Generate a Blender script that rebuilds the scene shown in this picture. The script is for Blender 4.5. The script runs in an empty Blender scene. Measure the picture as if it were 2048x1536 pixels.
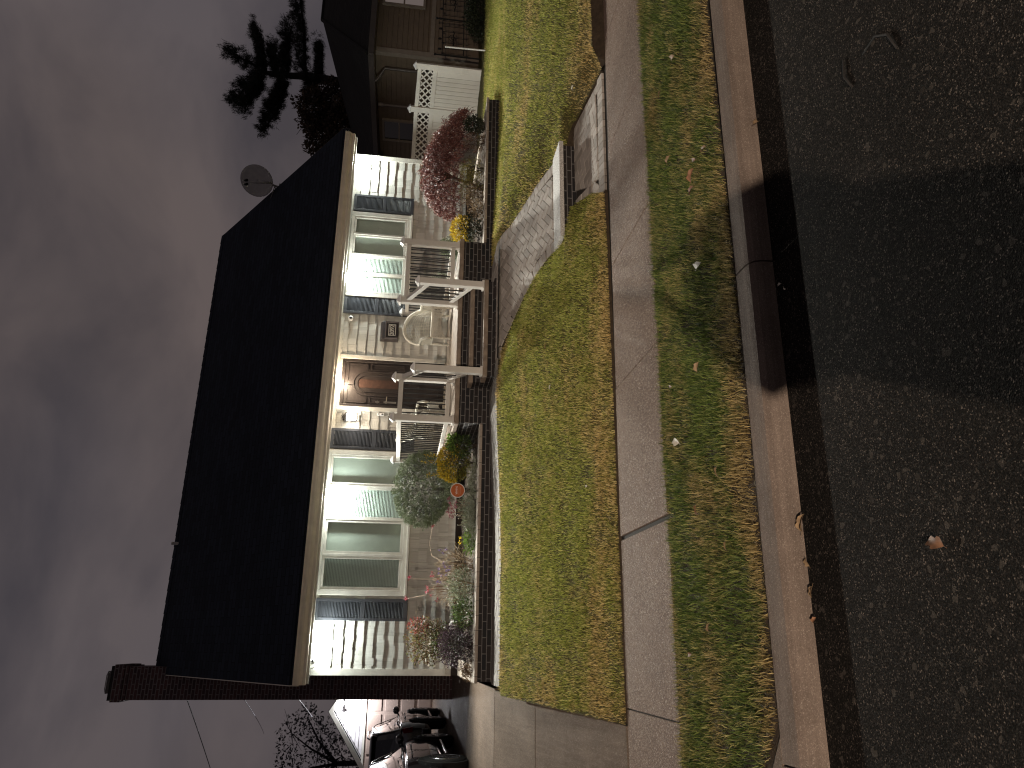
import bpy, bmesh, math, random
import numpy as np
from mathutils import Vector, Matrix
random.seed(7); rng = np.random.default_rng(7)
C = bpy.context.scene.collection
R = math.radians; PI = math.pi

# ------------------------------------------------------------------ mesh kit
class MB:
    def __init__(s): s.v = []; s.f = []; s.uv = {}
    def add(s, vs, fs):
        b = len(s.v); s.v += [tuple(p) for p in vs]; s.f += [tuple(b + i for i in f) for f in fs]; return s
    def box(s, x0, x1, y0, y1, z0, z1):
        return s.add([(x0,y0,z0),(x1,y0,z0),(x1,y1,z0),(x0,y1,z0),(x0,y0,z1),(x1,y0,z1),(x1,y1,z1),(x0,y1,z1)],
                     [(0,3,2,1),(4,5,6,7),(0,1,5,4),(1,2,6,5),(2,3,7,6),(3,0,4,7)])
    def bar(s, a, b, w, h, up=(0,0,1)):          # a box beam from a to b, w sideways and h along up
        a = Vector(a); b = Vector(b); d = (b - a).normalized(); u = Vector(up)
        sd = d.cross(u)
        if sd.length < 1e-5: sd = d.cross(Vector((1,0,0)))
        sd.normalize(); u = sd.cross(d).normalized()
        P = []
        for p in (a, b):
            for i, j in ((-1,-1),(1,-1),(1,1),(-1,1)): P.append(p + sd*(i*w/2) + u*(j*h/2))
        return s.add(P, [(0,1,2,3),(7,6,5,4),(0,4,5,1),(1,5,6,2),(2,6,7,3),(3,7,4,0)])
    def tube(s, pts, r, n=8, cap=True):
        pts = [Vector(p) for p in pts]; rs = r if isinstance(r, (list, tuple)) else [r]*len(pts)
        b = len(s.v); prev = None
        for i, p in enumerate(pts):
            d = (pts[min(i+1, len(pts)-1)] - pts[max(i-1, 0)])
            d = d.normalized() if d.length > 1e-9 else Vector((0,0,1))
            if prev is None:
                u = d.orthogonal().normalized()
            else:
                u = (prev - d*prev.dot(d)); u = u.normalized() if u.length > 1e-6 else d.orthogonal().normalized()
            prev = u; w = d.cross(u)
            for k in range(n):
                a = 2*PI*k/n; q = p + (u*math.cos(a) + w*math.sin(a))*rs[i]; s.v.append(tuple(q))
        for i in range(len(pts)-1):
            for k in range(n):
                k2 = (k+1) % n
                s.f.append((b+i*n+k, b+i*n+k2, b+(i+1)*n+k2, b+(i+1)*n+k))
        if cap:
            s.f.append(tuple(b+k for k in reversed(range(n)))); e = b+(len(pts)-1)*n
            s.f.append(tuple(e+k for k in range(n)))
        return s
    def lathe(s, prof, c, n=16, axis='z'):       # prof = [(radius, height)]
        b = len(s.v)
        for r, h in prof:
            for k in range(n):
                a = 2*PI*k/n; x, y = r*math.cos(a), r*math.sin(a)
                p = {'z':(x,y,h), 'y':(x,h,y), 'x':(h,x,y)}[axis]
                s.v.append((c[0]+p[0], c[1]+p[1], c[2]+p[2]))
        for i in range(len(prof)-1):
            for k in range(n):
                k2 = (k+1) % n; s.f.append((b+i*n+k, b+i*n+k2, b+(i+1)*n+k2, b+(i+1)*n+k))
        s.f.append(tuple(b+k for k in reversed(range(n)))); e = b+(len(prof)-1)*n; s.f.append(tuple(e+k for k in range(n)))
        return s
    def prism(s, poly, axis, a, b):              # poly of 2-D points swept along an axis
        n = len(poly); P = []
        for t in (a, b):
            for p, q in poly: P.append({'x':(t,p,q), 'y':(p,t,q), 'z':(p,q,t)}[axis])
        F = [tuple(range(n)), tuple(reversed(range(n, 2*n)))]
        for i in range(n):
            j = (i+1) % n; F.append((i, i+n, j+n, j))
        return s.add(P, F)
    def quad(s, *p): return s.add(p, [tuple(range(len(p)))])
    def ell(s, c, r, n=12, m=8):
        pr = [(max(1e-4, math.sin(PI*i/m)), -math.cos(PI*i/m)) for i in range(m+1)]
        b = len(s.v); s.lathe(pr, (0,0,0), n)
        for i in range(b, len(s.v)):
            p = s.v[i]; s.v[i] = (c[0]+p[0]*r[0], c[1]+p[1]*r[1], c[2]+p[2]*r[2])
        return s
    def build(s, name, mat, parent=None, smooth=False, bevel=0.0, fix=True, loc=None):
        me = bpy.data.meshes.new(name); me.from_pydata(s.v, [], s.f)
        if fix:
            bm = bmesh.new(); bm.from_mesh(me); bmesh.ops.recalc_face_normals(bm, faces=bm.faces); bm.to_mesh(me); bm.free()
        me.update(); boxuv(me)
        o = bpy.data.objects.new(name, me); me.materials.append(mat); C.objects.link(o)
        if parent is not None:
            o.parent = parent
            o.matrix_parent_inverse = Matrix.Identity(4)
            if getattr(parent, 'type', '') == 'EMPTY' or True:
                w = wloc(parent)
                me.transform(Matrix.Translation(-w))
        if smooth:
            me.polygons.foreach_set('use_smooth', [True]*len(me.polygons))
        if bevel:
            m = o.modifiers.new('Bevel', 'BEVEL'); m.width = bevel; m.segments = 2; m.limit_method = 'ANGLE'; m.angle_limit = R(40)
        return o
def wloc(o):
    w = Vector((0,0,0))
    while o is not None: w += Vector(o.location); o = o.parent
    return w
def boxuv(me):
    n = len(me.loops)
    if n == 0: return
    uv = me.uv_layers.new(name='UVMap'); out = np.zeros((n, 2), np.float32)
    co = np.zeros(len(me.vertices)*3, np.float32); me.vertices.foreach_get('co', co); co = co.reshape(-1, 3)
    li = np.zeros(n, np.int32); me.loops.foreach_get('vertex_index', li)
    nr = np.zeros(len(me.polygons)*3, np.float32); me.polygons.foreach_get('normal', nr); nr = np.abs(nr.reshape(-1, 3))
    lt = np.zeros(len(me.polygons), np.int32); me.polygons.foreach_get('loop_total', lt)
    ax = np.repeat(np.argmax(nr, 1), lt); p = co[li]
    out[:,0] = np.where(ax == 0, p[:,1], p[:,0]); out[:,1] = np.where(ax == 2, p[:,1], p[:,2])
    uv.data.foreach_set('uv', out.ravel())
def fast_mesh(name, V, F4, mat, parent=None, F3=None):   # numpy arrays of vertices, quads and triangles
    me = bpy.data.meshes.new(name); V = np.asarray(V, np.float32)
    F4 = np.asarray(F4, np.int32).reshape(-1, 4); F3 = np.zeros((0,3), np.int32) if F3 is None else np.asarray(F3, np.int32)
    me.vertices.add(len(V)); me.vertices.foreach_set('co', V.ravel())
    me.loops.add(F4.size + F3.size); me.loops.foreach_set('vertex_index', np.concatenate([F4.ravel(), F3.ravel()]))
    me.polygons.add(len(F4)+len(F3))
    st = np.concatenate([np.arange(len(F4))*4, F4.size + np.arange(len(F3))*3]).astype(np.int32)
    me.polygons.foreach_set('loop_start', st)
    me.update(calc_edges=True); me.validate()
    me.materials.append(mat)
    o = bpy.data.objects.new(name, me); C.objects.link(o)
    if parent is not None:
        o.parent = parent; w = wloc(parent); me.transform(Matrix.Translation(-w))
    return o
def thing(name, label, cat, loc=(0,0,0), group=None):
    o = bpy.data.objects.new(name, None); C.objects.link(o); o.location = loc; o.empty_display_size = .1
    return tag(o, label, cat, group)
def tag(o, label, cat, group=None):
    o['label'] = label; o['category'] = cat
    if group: o['group'] = group
    return o
def struct(o): o['kind'] = 'structure'; return o
def stuff(o, label=None, cat=None):
    o['kind'] = 'stuff'
    if label: o['label'] = label; o['category'] = cat
    return o
def dup(o, parent=None):
    c = o.copy(); C.objects.link(c)
    if parent is not None: c.parent = parent
    for ch in list(o.children): dup(ch, c)
    return c
def text_mesh(name, s, size, mat, parent, loc, extrude=.002, rot=(R(90),0,0), bold=0.0, spacing=1.0):
    cu = bpy.data.curves.new(name, 'FONT'); cu.body = s; cu.size = size; cu.extrude = extrude
    cu.align_x = 'CENTER'; cu.align_y = 'CENTER'; cu.offset = bold; cu.space_character = spacing
    t = bpy.data.objects.new(name, cu); C.objects.link(t)
    dg = bpy.context.evaluated_depsgraph_get(); me = bpy.data.meshes.new_from_object(t.evaluated_get(dg))
    bpy.data.objects.remove(t)
    o = bpy.data.objects.new(name, me); me.materials.clear(); me.materials.append(mat); C.objects.link(o)
    w = Vector(loc) - wloc(parent)
    me.transform(Matrix.Translation(w) @ Matrix.Rotation(rot[2],4,'Z') @ Matrix.Rotation(rot[0],4,'X'))
    o.parent = parent
    return o

# ------------------------------------------------------------------ materials
class NT:
    def __init__(s, name):
        s.m = bpy.data.materials.new(name); s.m.use_nodes = True; s.t = s.m.node_tree; s.t.nodes.clear()
        s.out = s.n('ShaderNodeOutputMaterial')
    def n(s, ty, **kw):
        nd = s.t.nodes.new(ty)
        for k, v in kw.items():
            if k.startswith('i_'): 
                key = k[2:]
                key = int(key) if key.isdigit() else key
                nd.inputs[key].default_value = v
            else: setattr(nd, k, v)
        return nd
    def l(s, a, b): s.t.links.new(a, b); return s
    def coord(s, kind='Object', scale=(1,1,1), rot=(0,0,0)):
        tc = s.n('ShaderNodeTexCoord'); mp = s.n('ShaderNodeMapping')
        mp.inputs['Scale'].default_value = scale; mp.inputs['Rotation'].default_value = rot
        if kind == 'World':
            g = s.n('ShaderNodeNewGeometry'); s.l(g.outputs['Position'], mp.inputs['Vector'])
        else: s.l(tc.outputs[kind], mp.inputs['Vector'])
        return mp.outputs['Vector']
    def noise(s, vec, scale, detail=4, rough=.55, out='Fac'):
        nd = s.n('ShaderNodeTexNoise'); nd.inputs['Scale'].default_value = scale; nd.inputs['Detail'].default_value = detail
        nd.inputs['Roughness'].default_value = rough; s.l(vec, nd.inputs['Vector']); return nd.outputs[out]
    def ramp(s, fac, stops):
        r = s.n('ShaderNodeValToRGB'); e = r.color_ramp.elements
        while len(e) < len(stops): e.new(.5)
        for el, (p, c) in zip(e, stops):
            el.position = p; el.color = (c, c, c, 1) if not hasattr(c, '__len__') else (*c[:3], 1)
        s.l(fac, r.inputs['Fac']); return r.outputs['Color']
    def mix(s, fac, a, b, mode='MIX'):
        m = s.n('ShaderNodeMix', data_type='RGBA', blend_type=mode)
        for sock, val in ((m.inputs[0], fac), (m.inputs[6], a), (m.inputs[7], b)):
            if hasattr(val, 'is_linked') or hasattr(val, 'links'): s.l(val, sock)
            elif hasattr(val, '__len__'): sock.default_value = (*val[:3], 1)
            else: sock.default_value = val
        return m.outputs[2]
    def math(s, op, a, b=0.0):
        m = s.n('ShaderNodeMath', operation=op)
        for sock, val in ((m.inputs[0], a), (m.inputs[1], b)):
            if hasattr(val, 'links'): s.l(val, sock)
            else: sock.default_value = val
        return m.outputs[0]
    def bsdf(s, col, rough=.6, metal=0, spec=.4, bump=None, bd=.01, bs=1.0, **kw):
        b = s.n('ShaderNodeBsdfPrincipled')
        for key, val in (('Base Color', col), ('Roughness', rough), ('Metallic', metal)):
            if hasattr(val, 'links'): s.l(val, b.inputs[key])
            elif hasattr(val, '__len__'): b.inputs[key].default_value = (*val[:3], 1)
            else: b.inputs[key].default_value = val
        b.inputs['Specular IOR Level'].default_value = spec
        for k, v in kw.items(): b.inputs[k].default_value = v
        if bump is not None:
            bp = s.n('ShaderNodeBump'); bp.inputs['Distance'].default_value = bd; bp.inputs['Strength'].default_value = bs
            s.l(bump, bp.inputs['Height']); s.l(bp.outputs[0], b.inputs['Normal'])
        s.l(b.outputs[0], s.out.inputs[0]); return b
MATS = {}
def plain(name, col, rough=.5, metal=0, spec=.4, var=.12, scale=6, bump=0.0, bscale=60, kind='Object', **kw):
    if name in MATS: return MATS[name]
    t = NT(name); v = t.coord(kind); n = t.noise(v, scale)
    lo = tuple(c*(1-var) for c in col); hi = tuple(min(1, c*(1+var)) for c in col)
    c = t.ramp(n, [(.3, lo), (.7, hi)])
    bm = t.noise(v, bscale, 3) if bump else None
    t.bsdf(c, rough, metal, spec, bm, bump or .01, 1.0, **kw); MATS[name] = t.m; return t.m
def brickmat(name, c1, c2, mortar, w=.215, h=.065, ms=.008, bump=.006, rough=.75, kind='UV', off=.5, rot=0):
    t = NT(name); v = t.coord(kind, rot=(0,0,rot))
    b = t.n('ShaderNodeTexBrick'); t.l(v, b.inputs['Vector']); b.offset = off
    b.inputs['Scale'].default_value = 1; b.inputs['Brick Width'].default_value = w; b.inputs['Row Height'].default_value = h
    b.inputs['Mortar Size'].default_value = ms; b.inputs['Mortar Smooth'].default_value = .2; b.inputs['Bias'].default_value = 0
    b.inputs['Color1'].default_value = (*c1,1); b.inputs['Color2'].default_value = (*c2,1); b.inputs['Mortar'].default_value = (*mortar,1)
    n = t.noise(v, 40, 4); c = t.mix(.55, b.outputs['Color'], t.ramp(n, [(.25,.35),(.75,1.0)]), 'MULTIPLY')
    big = t.noise(v, 1.7, 3); c = t.mix(.5, c, t.ramp(big, [(.3,.6),(.7,1.0)]), 'MULTIPLY')
    hgt = t.math('ADD', t.math('MULTIPLY', b.outputs['Fac'], -1.0), t.math('MULTIPLY', n, .35))
    t.bsdf(c, rough, 0, .3, hgt, bump, 1.0); return t.m
def leafmat(name, stops, rough=.5, trans=.25, spec=.3):
    t = NT(name); g = t.n('ShaderNodeNewGeometry'); c = t.ramp(g.outputs['Random Per Island'], stops)
    b = t.n('ShaderNodeBsdfPrincipled'); t.l(c, b.inputs['Base Color']); b.inputs['Roughness'].default_value = rough; b.inputs['Specular IOR Level'].default_value = spec
    tr = t.n('ShaderNodeBsdfTranslucent'); t.l(c, tr.inputs[0]); ms = t.n('ShaderNodeMixShader'); ms.inputs[0].default_value = trans
    t.l(b.outputs[0], ms.inputs[1]); t.l(tr.outputs[0], ms.inputs[2]); t.l(ms.outputs[0], t.out.inputs[0]); return t.m
def emit(name, col, st):
    t = NT(name); e = t.n('ShaderNodeEmission'); e.inputs[0].default_value = (*col,1); e.inputs[1].default_value = st; t.l(e.outputs[0], t.out.inputs[0]); return t.m
M = {}
M['trim'] = plain('white_trim_paint', (.62,.60,.54), .45, bump=.0008, bscale=30)
M['gutter'] = plain('cream_aluminium', (.68,.62,.53), .38, var=.08)
M['vinyl'] = plain('white_vinyl', (.54,.51,.47), .35, var=.06)
M['fence'] = plain('cream_vinyl', (.70,.67,.61), .4, var=.06, scale=2)
M['shutter'] = plain('slate_blue_shutter_paint', (.050,.053,.062), .42, var=.15)
M['black'] = plain('black_metal', (.012,.012,.013), .35, var=.2)
M['iron'] = plain('wrought_iron', (.01,.01,.01), .5)
M['dark'] = plain('dark_interior', (.02,.02,.02), .9)
M['brass'] = plain('satin_nickel', (.55,.50,.42), .3, metal=1)
M['white_plastic'] = plain('white_plastic', (.75,.74,.72), .35, var=.03)
M['brick'] = brickmat('dark_brown_brick', (.028,.020,.018), (.012,.012,.014), (.16,.15,.145), .215, .066, .007)
M['chimney_brick'] = brickmat('old_red_brick', (.115,.055,.055), (.060,.038,.042), (.22,.18,.18), .205, .072, .011)
M['soil'] = plain('dark_mulch', (.035,.024,.016), .95, var=.5, scale=30, bump=.02, bscale=45)
def capmat():
    t = NT('cast_stone_cap'); v = t.coord('UV')
    b = t.n('ShaderNodeTexBrick'); t.l(v, b.inputs['Vector']); b.offset = 0
    for k, val in (('Scale',1),('Brick Width',.20),('Row Height',3.0),('Mortar Size',.004),('Mortar Smooth',.1)): b.inputs[k].default_value = val
    b.inputs['Color1'].default_value = (.33,.28,.23,1); b.inputs['Color2'].default_value = (.26,.215,.18,1); b.inputs['Mortar'].default_value = (.10,.085,.07,1)
    n = t.noise(v, 35, 5); c = t.mix(.5, b.outputs['Color'], t.ramp(n, [(.3,.55),(.7,1.0)]), 'MULTIPLY')
    t.bsdf(c, .8, 0, .3, n, .003); return t.m
M['cap'] = capmat()
M['tread'] = plain('brown_stone_tread', (.20,.155,.12), .75, var=.3, scale=9, bump=.002)
def sidingmat():
    t = NT('weathered_shingle_paint'); v = t.coord('Object', (90,1,3.0)); n = t.noise(v, 1, 4, .6)
    g = t.n('ShaderNodeNewGeometry'); c = t.ramp(g.outputs['Random Per Island'], [(0,(.46,.45,.41)),(.5,(.54,.53,.49)),(1,(.60,.59,.545))])
    c = t.mix(.35, c, t.ramp(n, [(.3,.6),(.6,1.0)]), 'MULTIPLY'); t.bsdf(c, .6, 0, .3, n, .0022); return t.m
M['siding'] = sidingmat()
def roofmat(name, base):
    t = NT(name); v = t.coord('UV')
    b = t.n('ShaderNodeTexBrick'); t.l(v, b.inputs['Vector']); b.offset = .5
    for k, val in (('Scale',1),('Brick Width',.32),('Row Height',.12),('Mortar Size',.006),('Mortar Smooth',.2)): b.inputs[k].default_value = val
    b.inputs['Color1'].default_value = (*[c*1.2 for c in base],1); b.inputs['Color2'].default_value = (*[c*.75 for c in base],1); b.inputs['Mortar'].default_value = (*[c*.35 for c in base],1)
    n = t.noise(v, 120, 3); w = t.noise(v, .6, 3); c = t.mix(.6, b.outputs['Color'], t.ramp(n, [(.3,.4),(.7,1.0)]), 'MULTIPLY')
    c = t.mix(.4, c, t.ramp(w, [(.35,.55),(.65,1.0)]), 'MULTIPLY')
    h = t.math('ADD', t.math('MULTIPLY', b.outputs['Fac'], -1.0), t.math('MULTIPLY', n, .5)); t.bsdf(c, .9, 0, .15, h, .008); return t.m
M['roof'] = roofmat('charcoal_shingles', (.022,.028,.042))
M['nroof'] = roofmat('brown_black_shingles', (.020,.019,.018))
def glassmat():
    t = NT('window_glass'); tr = t.n('ShaderNodeBsdfTransparent'); tr.inputs[0].default_value = (.93,.96,.94,1)
    gl = t.n('ShaderNodeBsdfGlossy'); gl.inputs['Roughness'].default_value = .02; lw = t.n('ShaderNodeLayerWeight'); lw.inputs[0].default_value = .5; fr = t.n('ShaderNodeMath', operation='MULTIPLY_ADD'); fr.inputs[1].default_value = .9; fr.inputs[2].default_value = .045; t.l(t.math('POWER', lw.outputs['Facing'], 5.0), fr.inputs[0])
    ms = t.n('ShaderNodeMixShader'); t.l(fr.outputs[0], ms.inputs[0]); t.l(tr.outputs[0], ms.inputs[1]); t.l(gl.outputs[0], ms.inputs[2]); t.l(ms.outputs[0], t.out.inputs[0]); return t.m
M['glass'] = glassmat()
M['blind'] = plain('blind_slats', (.68,.72,.69), .5, var=.05)
M['shade'] = plain('roller_shade_fabric', (.56,.57,.53), .85, var=.06, bump=.0006, bscale=300)
def asphalt():
    t = NT('asphalt'); v = t.coord('World')
    vo = t.n('ShaderNodeTexVoronoi'); vo.inputs['Scale'].default_value = 165; t.l(v, vo.inputs['Vector'])
    sp = t.n('ShaderNodeSeparateColor'); t.l(vo.outputs['Color'], sp.inputs[0])
    c = t.ramp(sp.outputs[0], [(0,(.0055,.005,.0045)),(.55,(.013,.0115,.010)),(.85,(.027,.023,.020)),(.95,(.06,.05,.043)),(1,(.19,.155,.13))])
    vs = t.n('ShaderNodeTexVoronoi'); vs.inputs['Scale'].default_value = 38; t.l(v, vs.inputs['Vector'])
    s2 = t.n('ShaderNodeSeparateColor'); t.l(vs.outputs['Color'], s2.inputs[0])
    c = t.mix(t.ramp(s2.outputs[1], [(.975,0),(.985,.7)]), c, (.075,.064,.054))
    big = t.noise(v, .9, 4); c = t.mix(.7, c, t.ramp(big, [(.3,.45),(.7,1.0)]), 'MULTIPLY')
    h = t.math('ADD', vo.outputs['Distance'], t.math('MULTIPLY', t.noise(v, 45, 3), .8))
    rg = t.ramp(sp.outputs[1], [(0,.6),(.12,.85),(1,1.0)])
    t.bsdf(c, rg, 0, .06, h, .008, 1.0); return t.m
M['asphalt'] = asphalt()
def concrete(name, base, speck=.0, streak=None, sc=150, rough=.75, bd=.002):
    t = NT(name); v = t.coord('World'); n = t.noise(v, 3, 5); f = t.noise(v, 90, 3)
    c = t.ramp(n, [(.28, tuple(x*.72 for x in base)), (.72, tuple(x*1.15 for x in base))])
    c = t.mix(.5, c, t.ramp(f, [(.3,.55),(.7,1.0)]), 'MULTIPLY'); rgh = rough
    h = f
    if speck:
        vo = t.n('ShaderNodeTexVoronoi'); vo.inputs['Scale'].default_value = sc; t.l(v, vo.inputs['Vector'])
        sp = t.n('ShaderNodeSeparateColor'); t.l(vo.outputs['Color'], sp.inputs[0])
        ag = t.ramp(sp.outputs[0], [(0,(.055,.036,.027)),(.4,(.135,.094,.073)),(.75,(.20,.142,.113)),(.9,(.32,.24,.195)),(1,(.66,.57,.49))])
        c = t.mix(speck, c, ag); rgh = t.ramp(sp.outputs[1], [(0,.28),(.10,.65),(1,.95)])
        h = t.math('ADD', vo.outputs['Distance'], f)
    if streak:
        s = t.noise(t.coord('World', streak), 1, 4, .6); c = t.mix(.45, c, t.ramp(s, [(.3,.55),(.65,1.0)]), 'MULTIPLY')
    t.bsdf(c, rgh, 0, .07, h, bd, 1.0); return t.m
M['sidewalk'] = concrete('exposed_aggregate', (.165,.115,.088), .6)
M['drive'] = concrete('broomed_concrete', (.150,.116,.088), .25, (26,1.6,1), 190)
M['kerb'] = concrete('kerb_concrete', (.165,.130,.108), .18, (1.5,40,40), 210)
M['joint'] = plain('joint_dirt', (.022,.017,.013), .95, var=.4, scale=40)
M['paver'] = None
def pavermat(name='grey_paver', k=1.0):
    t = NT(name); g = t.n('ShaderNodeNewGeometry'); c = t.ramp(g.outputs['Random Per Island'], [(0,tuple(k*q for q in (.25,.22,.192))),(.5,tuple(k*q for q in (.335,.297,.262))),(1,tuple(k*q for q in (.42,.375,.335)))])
    v = t.coord('World'); f = t.noise(v, 120, 4); c = t.mix(.5, c, t.ramp(f, [(.3,.55),(.7,1.0)]), 'MULTIPLY'); t.bsdf(c, .75, 0, .3, f, .002); return t.m
M['paver'] = pavermat(); M['paver_dimmed'] = pavermat('dimmed_paver', .46)  # walkway copy of the same paver, colour darkened to offset the strong floodlight there
def granite():
    t = NT('pale_granite'); v = t.coord('World'); vo = t.n('ShaderNodeTexVoronoi'); vo.inputs['Scale'].default_value = 160; t.l(v, vo.inputs['Vector'])
    sp = t.n('ShaderNodeSeparateColor'); t.l(vo.outputs['Color'], sp.inputs[0]); c = t.ramp(sp.outputs[0], [(0,(.16,.15,.14)),(.5,(.40,.38,.36)),(1,(.58,.56,.53))])
    t.bsdf(c, .7, 0, .4, vo.outputs['Distance'], .002); return t.m
M['granite'] = granite()
def ground(name, a, b):
    t = NT(name); v = t.coord('World'); n = t.noise(v, 14, 6, .65); c = t.ramp(n, [(.3, a), (.7, b)]); t.bsdf(c, .95, 0, .2, t.noise(v, 60, 4), .02); return t.m
M['thatch'] = ground('lawn_thatch', (.040,.038,.012), (.10,.08,.03))
M['dirt'] = ground('bare_dirt', (.026,.018,.012), (.062,.044,.028))
def grassmat(name, greens, drys, bias, stripe):
    t = NT(name); g = t.n('ShaderNodeNewGeometry'); isl = g.outputs['Random Per Island']
    gc = t.ramp(isl, [(0, greens[0]), (.5, greens[1]), (1, greens[2])]); dc = t.ramp(isl, [(0, drys[0]), (.5, drys[1]), (1, drys[2])])
    n1 = t.noise(t.coord('World', stripe), 1, 3, .6); n2 = t.noise(t.coord('World'), 2.3, 3, .6); n3 = t.noise(t.coord('World'), 11, 3, .6)
    f = t.math('ADD', t.math('ADD', t.math('MULTIPLY', n1, .55), t.math('MULTIPLY', n2, .35)), t.math('ADD', t.math('MULTIPLY', n3, .25), t.math('MULTIPLY', isl, .18)))
    at = t.n('ShaderNodeAttribute', attribute_name='dry'); f = t.math('ADD', f, at.outputs['Fac'])
    fac = t.ramp(f, [(bias-.10, 0), (bias+.10, 1)])
    c = t.mix(fac, gc, dc)
    b = t.n('ShaderNodeBsdfPrincipled'); t.l(c, b.inputs['Base Color']); b.inputs['Roughness'].default_value = .55; b.inputs['Specular IOR Level'].default_value = .25
    tr = t.n('ShaderNodeBsdfTranslucent'); t.l(c, tr.inputs[0]); ms = t.n('ShaderNodeMixShader'); ms.inputs[0].default_value = .4
    t.l(b.outputs[0], ms.inputs[1]); t.l(tr.outputs[0], ms.inputs[2]); t.l(ms.outputs[0], t.out.inputs[0]); return t.m
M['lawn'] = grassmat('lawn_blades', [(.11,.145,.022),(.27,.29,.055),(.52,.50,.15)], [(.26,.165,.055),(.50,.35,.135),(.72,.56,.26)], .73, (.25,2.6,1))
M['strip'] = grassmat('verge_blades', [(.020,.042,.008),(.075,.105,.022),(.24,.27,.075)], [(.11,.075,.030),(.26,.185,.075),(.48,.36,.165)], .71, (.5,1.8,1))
# ------------------------------------------------------------------ terrain
def sstep(a, b, x): t = min(1, max(0, (x-a)/(b-a))); return t*t*(3-2*t)
def ztop(x): return .835 + .10*sstep(1.0, 3.8, x)*(1-sstep(5.6, 8.6, x)) + .03*sstep(9,12,x)
def zfront(x): return .010 + .12*sstep(6.75, 7.25, x)
def lerp_tab(tab, y):
    if y <= tab[0][0]: return tab[0][1]
    for (a, u), (b, v) in zip(tab, tab[1:]):
        if y <= b: return u + (v-u)*(y-a)/(b-a)
    return tab[-1][1]
PL = [(7.45,5.12),(7.75,5.30),(8.1,5.42),(8.3,5.44),(8.36,5.02),(8.9,5.0),(9.3,4.88),(9.8,4.55),(10.2,4.10)]
PR = [(7.45,6.86),(7.8,6.78),(8.3,6.66),(8.36,6.42),(9.0,6.36),(9.8,6.12),(10.6,5.92),(11.0,5.86)]
def zw(x, y): return ztop(x) + .012 + .01*(y-10.2)
def zu(x, y):
    e = .365 + (.945-.365)*min(1, max(0, (y-8.75)/1.75)); s = sstep(9.9, 10.6, y); return e*(1-s) + max(zw(x, y), min(e, 1))*s
def zl(x, y): return .012 + .15*min(1, max(0, (y-7.45)/.85))
def gz(x, y):
    if y <= 7.45: z = zfront(x); t = 0
    else:
        t = min(1, (y-7.45)/2.75); z = zfront(x) + (ztop(x)-zfront(x))*t**.93 + (.02*(y-10.2) if y > 10.2 else 0)
    if y < 11.0:
        d = max(lerp_tab(PL, y)-x, x-lerp_tab(PR, y)); d = max(d, 0)
        k = sstep(8.05, 8.75, y); wu = 1-sstep(0, .75, d); wl_ = 1-sstep(0, .30 if x > 6 else .55, d)
        z = z + k*wu*(zu(x, y)-.012-z) + (1-k)*wl_*(zl(x, y)+.01-z)
    z += .010*math.sin(2.3*x+1.1)*math.sin(3.1*y)*(1 if 7.7 < y < 10 else 0)
    return z
def grid(name, xl, xr, y0, y1, nx, ny, zf, mat, n=0.0):
    m = MB()
    for j in range(ny+1):
        y = y0 + (y1-y0)*j/ny
        for i in range(nx+1):
            x = xl(y) + (xr(y)-xl(y))*i/nx; m.v.append((x, y, zf(x, y) + (random.gauss(0, n) if n else 0)))
    for j in range(ny):
        for i in range(nx):
            a = j*(nx+1)+i; m.f.append((a, a+1, a+nx+2, a+nx+1))
    return m.build(name, mat, smooth=True)
DR = lambda y: -.70 + .12*(y-7.45)/3.5            # right edge of the driveway
sw = -.012                                        # the kerb and pavement lean a little in plan
struct(MB().box(-60, 60, -40, 70, -.9, -.75).build('ground', M['dirt']))
road = grid('road', lambda y: -40, lambda y: 40, -14, 4.2, 2, 2, lambda x, y: -.15, M['asphalt']); struct(road)
# kerb: rounded nose, flat top, joints between its lengths
kp = [(4.17,-.15),(4.175,-.075),(4.19,-.035),(4.225,-.006),(4.27,0),(4.40,.004),(4.40,-.3),(4.17,-.3)]
kb = MB(); xs = [-12,-4.4,-.62,2.43,5.48,8.6,14,20]
for a, b in zip(xs, xs[1:]):
    m = MB().prism(kp, 'x', a+.006, b-.006); m.v = [(x, y + sw*x, z) for x, y, z in m.v]; kb.add(m.v, m.f)
struct(kb.build('kerb', M['kerb']))
# pavement slabs with open joints over a dirt bed
sl = MB(); js = [-8.2,-6.6,-5.0,-3.5,-2.0,-.55,1.03,2.61,4.06,5.6,7.2,8.75,10.3,11.9,13.5,15.2,17,19,21]
for i, (a, b) in enumerate(zip(js, js[1:])):
    g0 = .022 if abs(a-1.03) < .1 else .006; g1 = .022 if abs(b-1.03) < .1 else .006
    y0 = lambda x: 6.03 + sw*x; y1 = lambda x: 7.44 - .028*max(x, 0)
    dz = random.gauss(0, .003)
    sl.add([(a+g0,y0(a),dz-.1),(b-g1,y0(b),dz-.1),(b-g1,y1(b),dz-.1),(a+g0,y1(a),dz-.1),(a+g0,y0(a),dz),(b-g1,y0(b),dz),(b-g1,y1(b),dz),(a+g0,y1(a),dz)],
           [(0,3,2,1),(4,5,6,7),(0,1,5,4),(1,2,6,5),(2,3,7,6),(3,0,4,7)])
struct(sl.build('sidewalk', M['sidewalk'], bevel=.006))
struct(MB().box(-12, 22, 4.41, 7.6, -.4, -.022).build('joint_bed', M['joint']))
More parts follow.
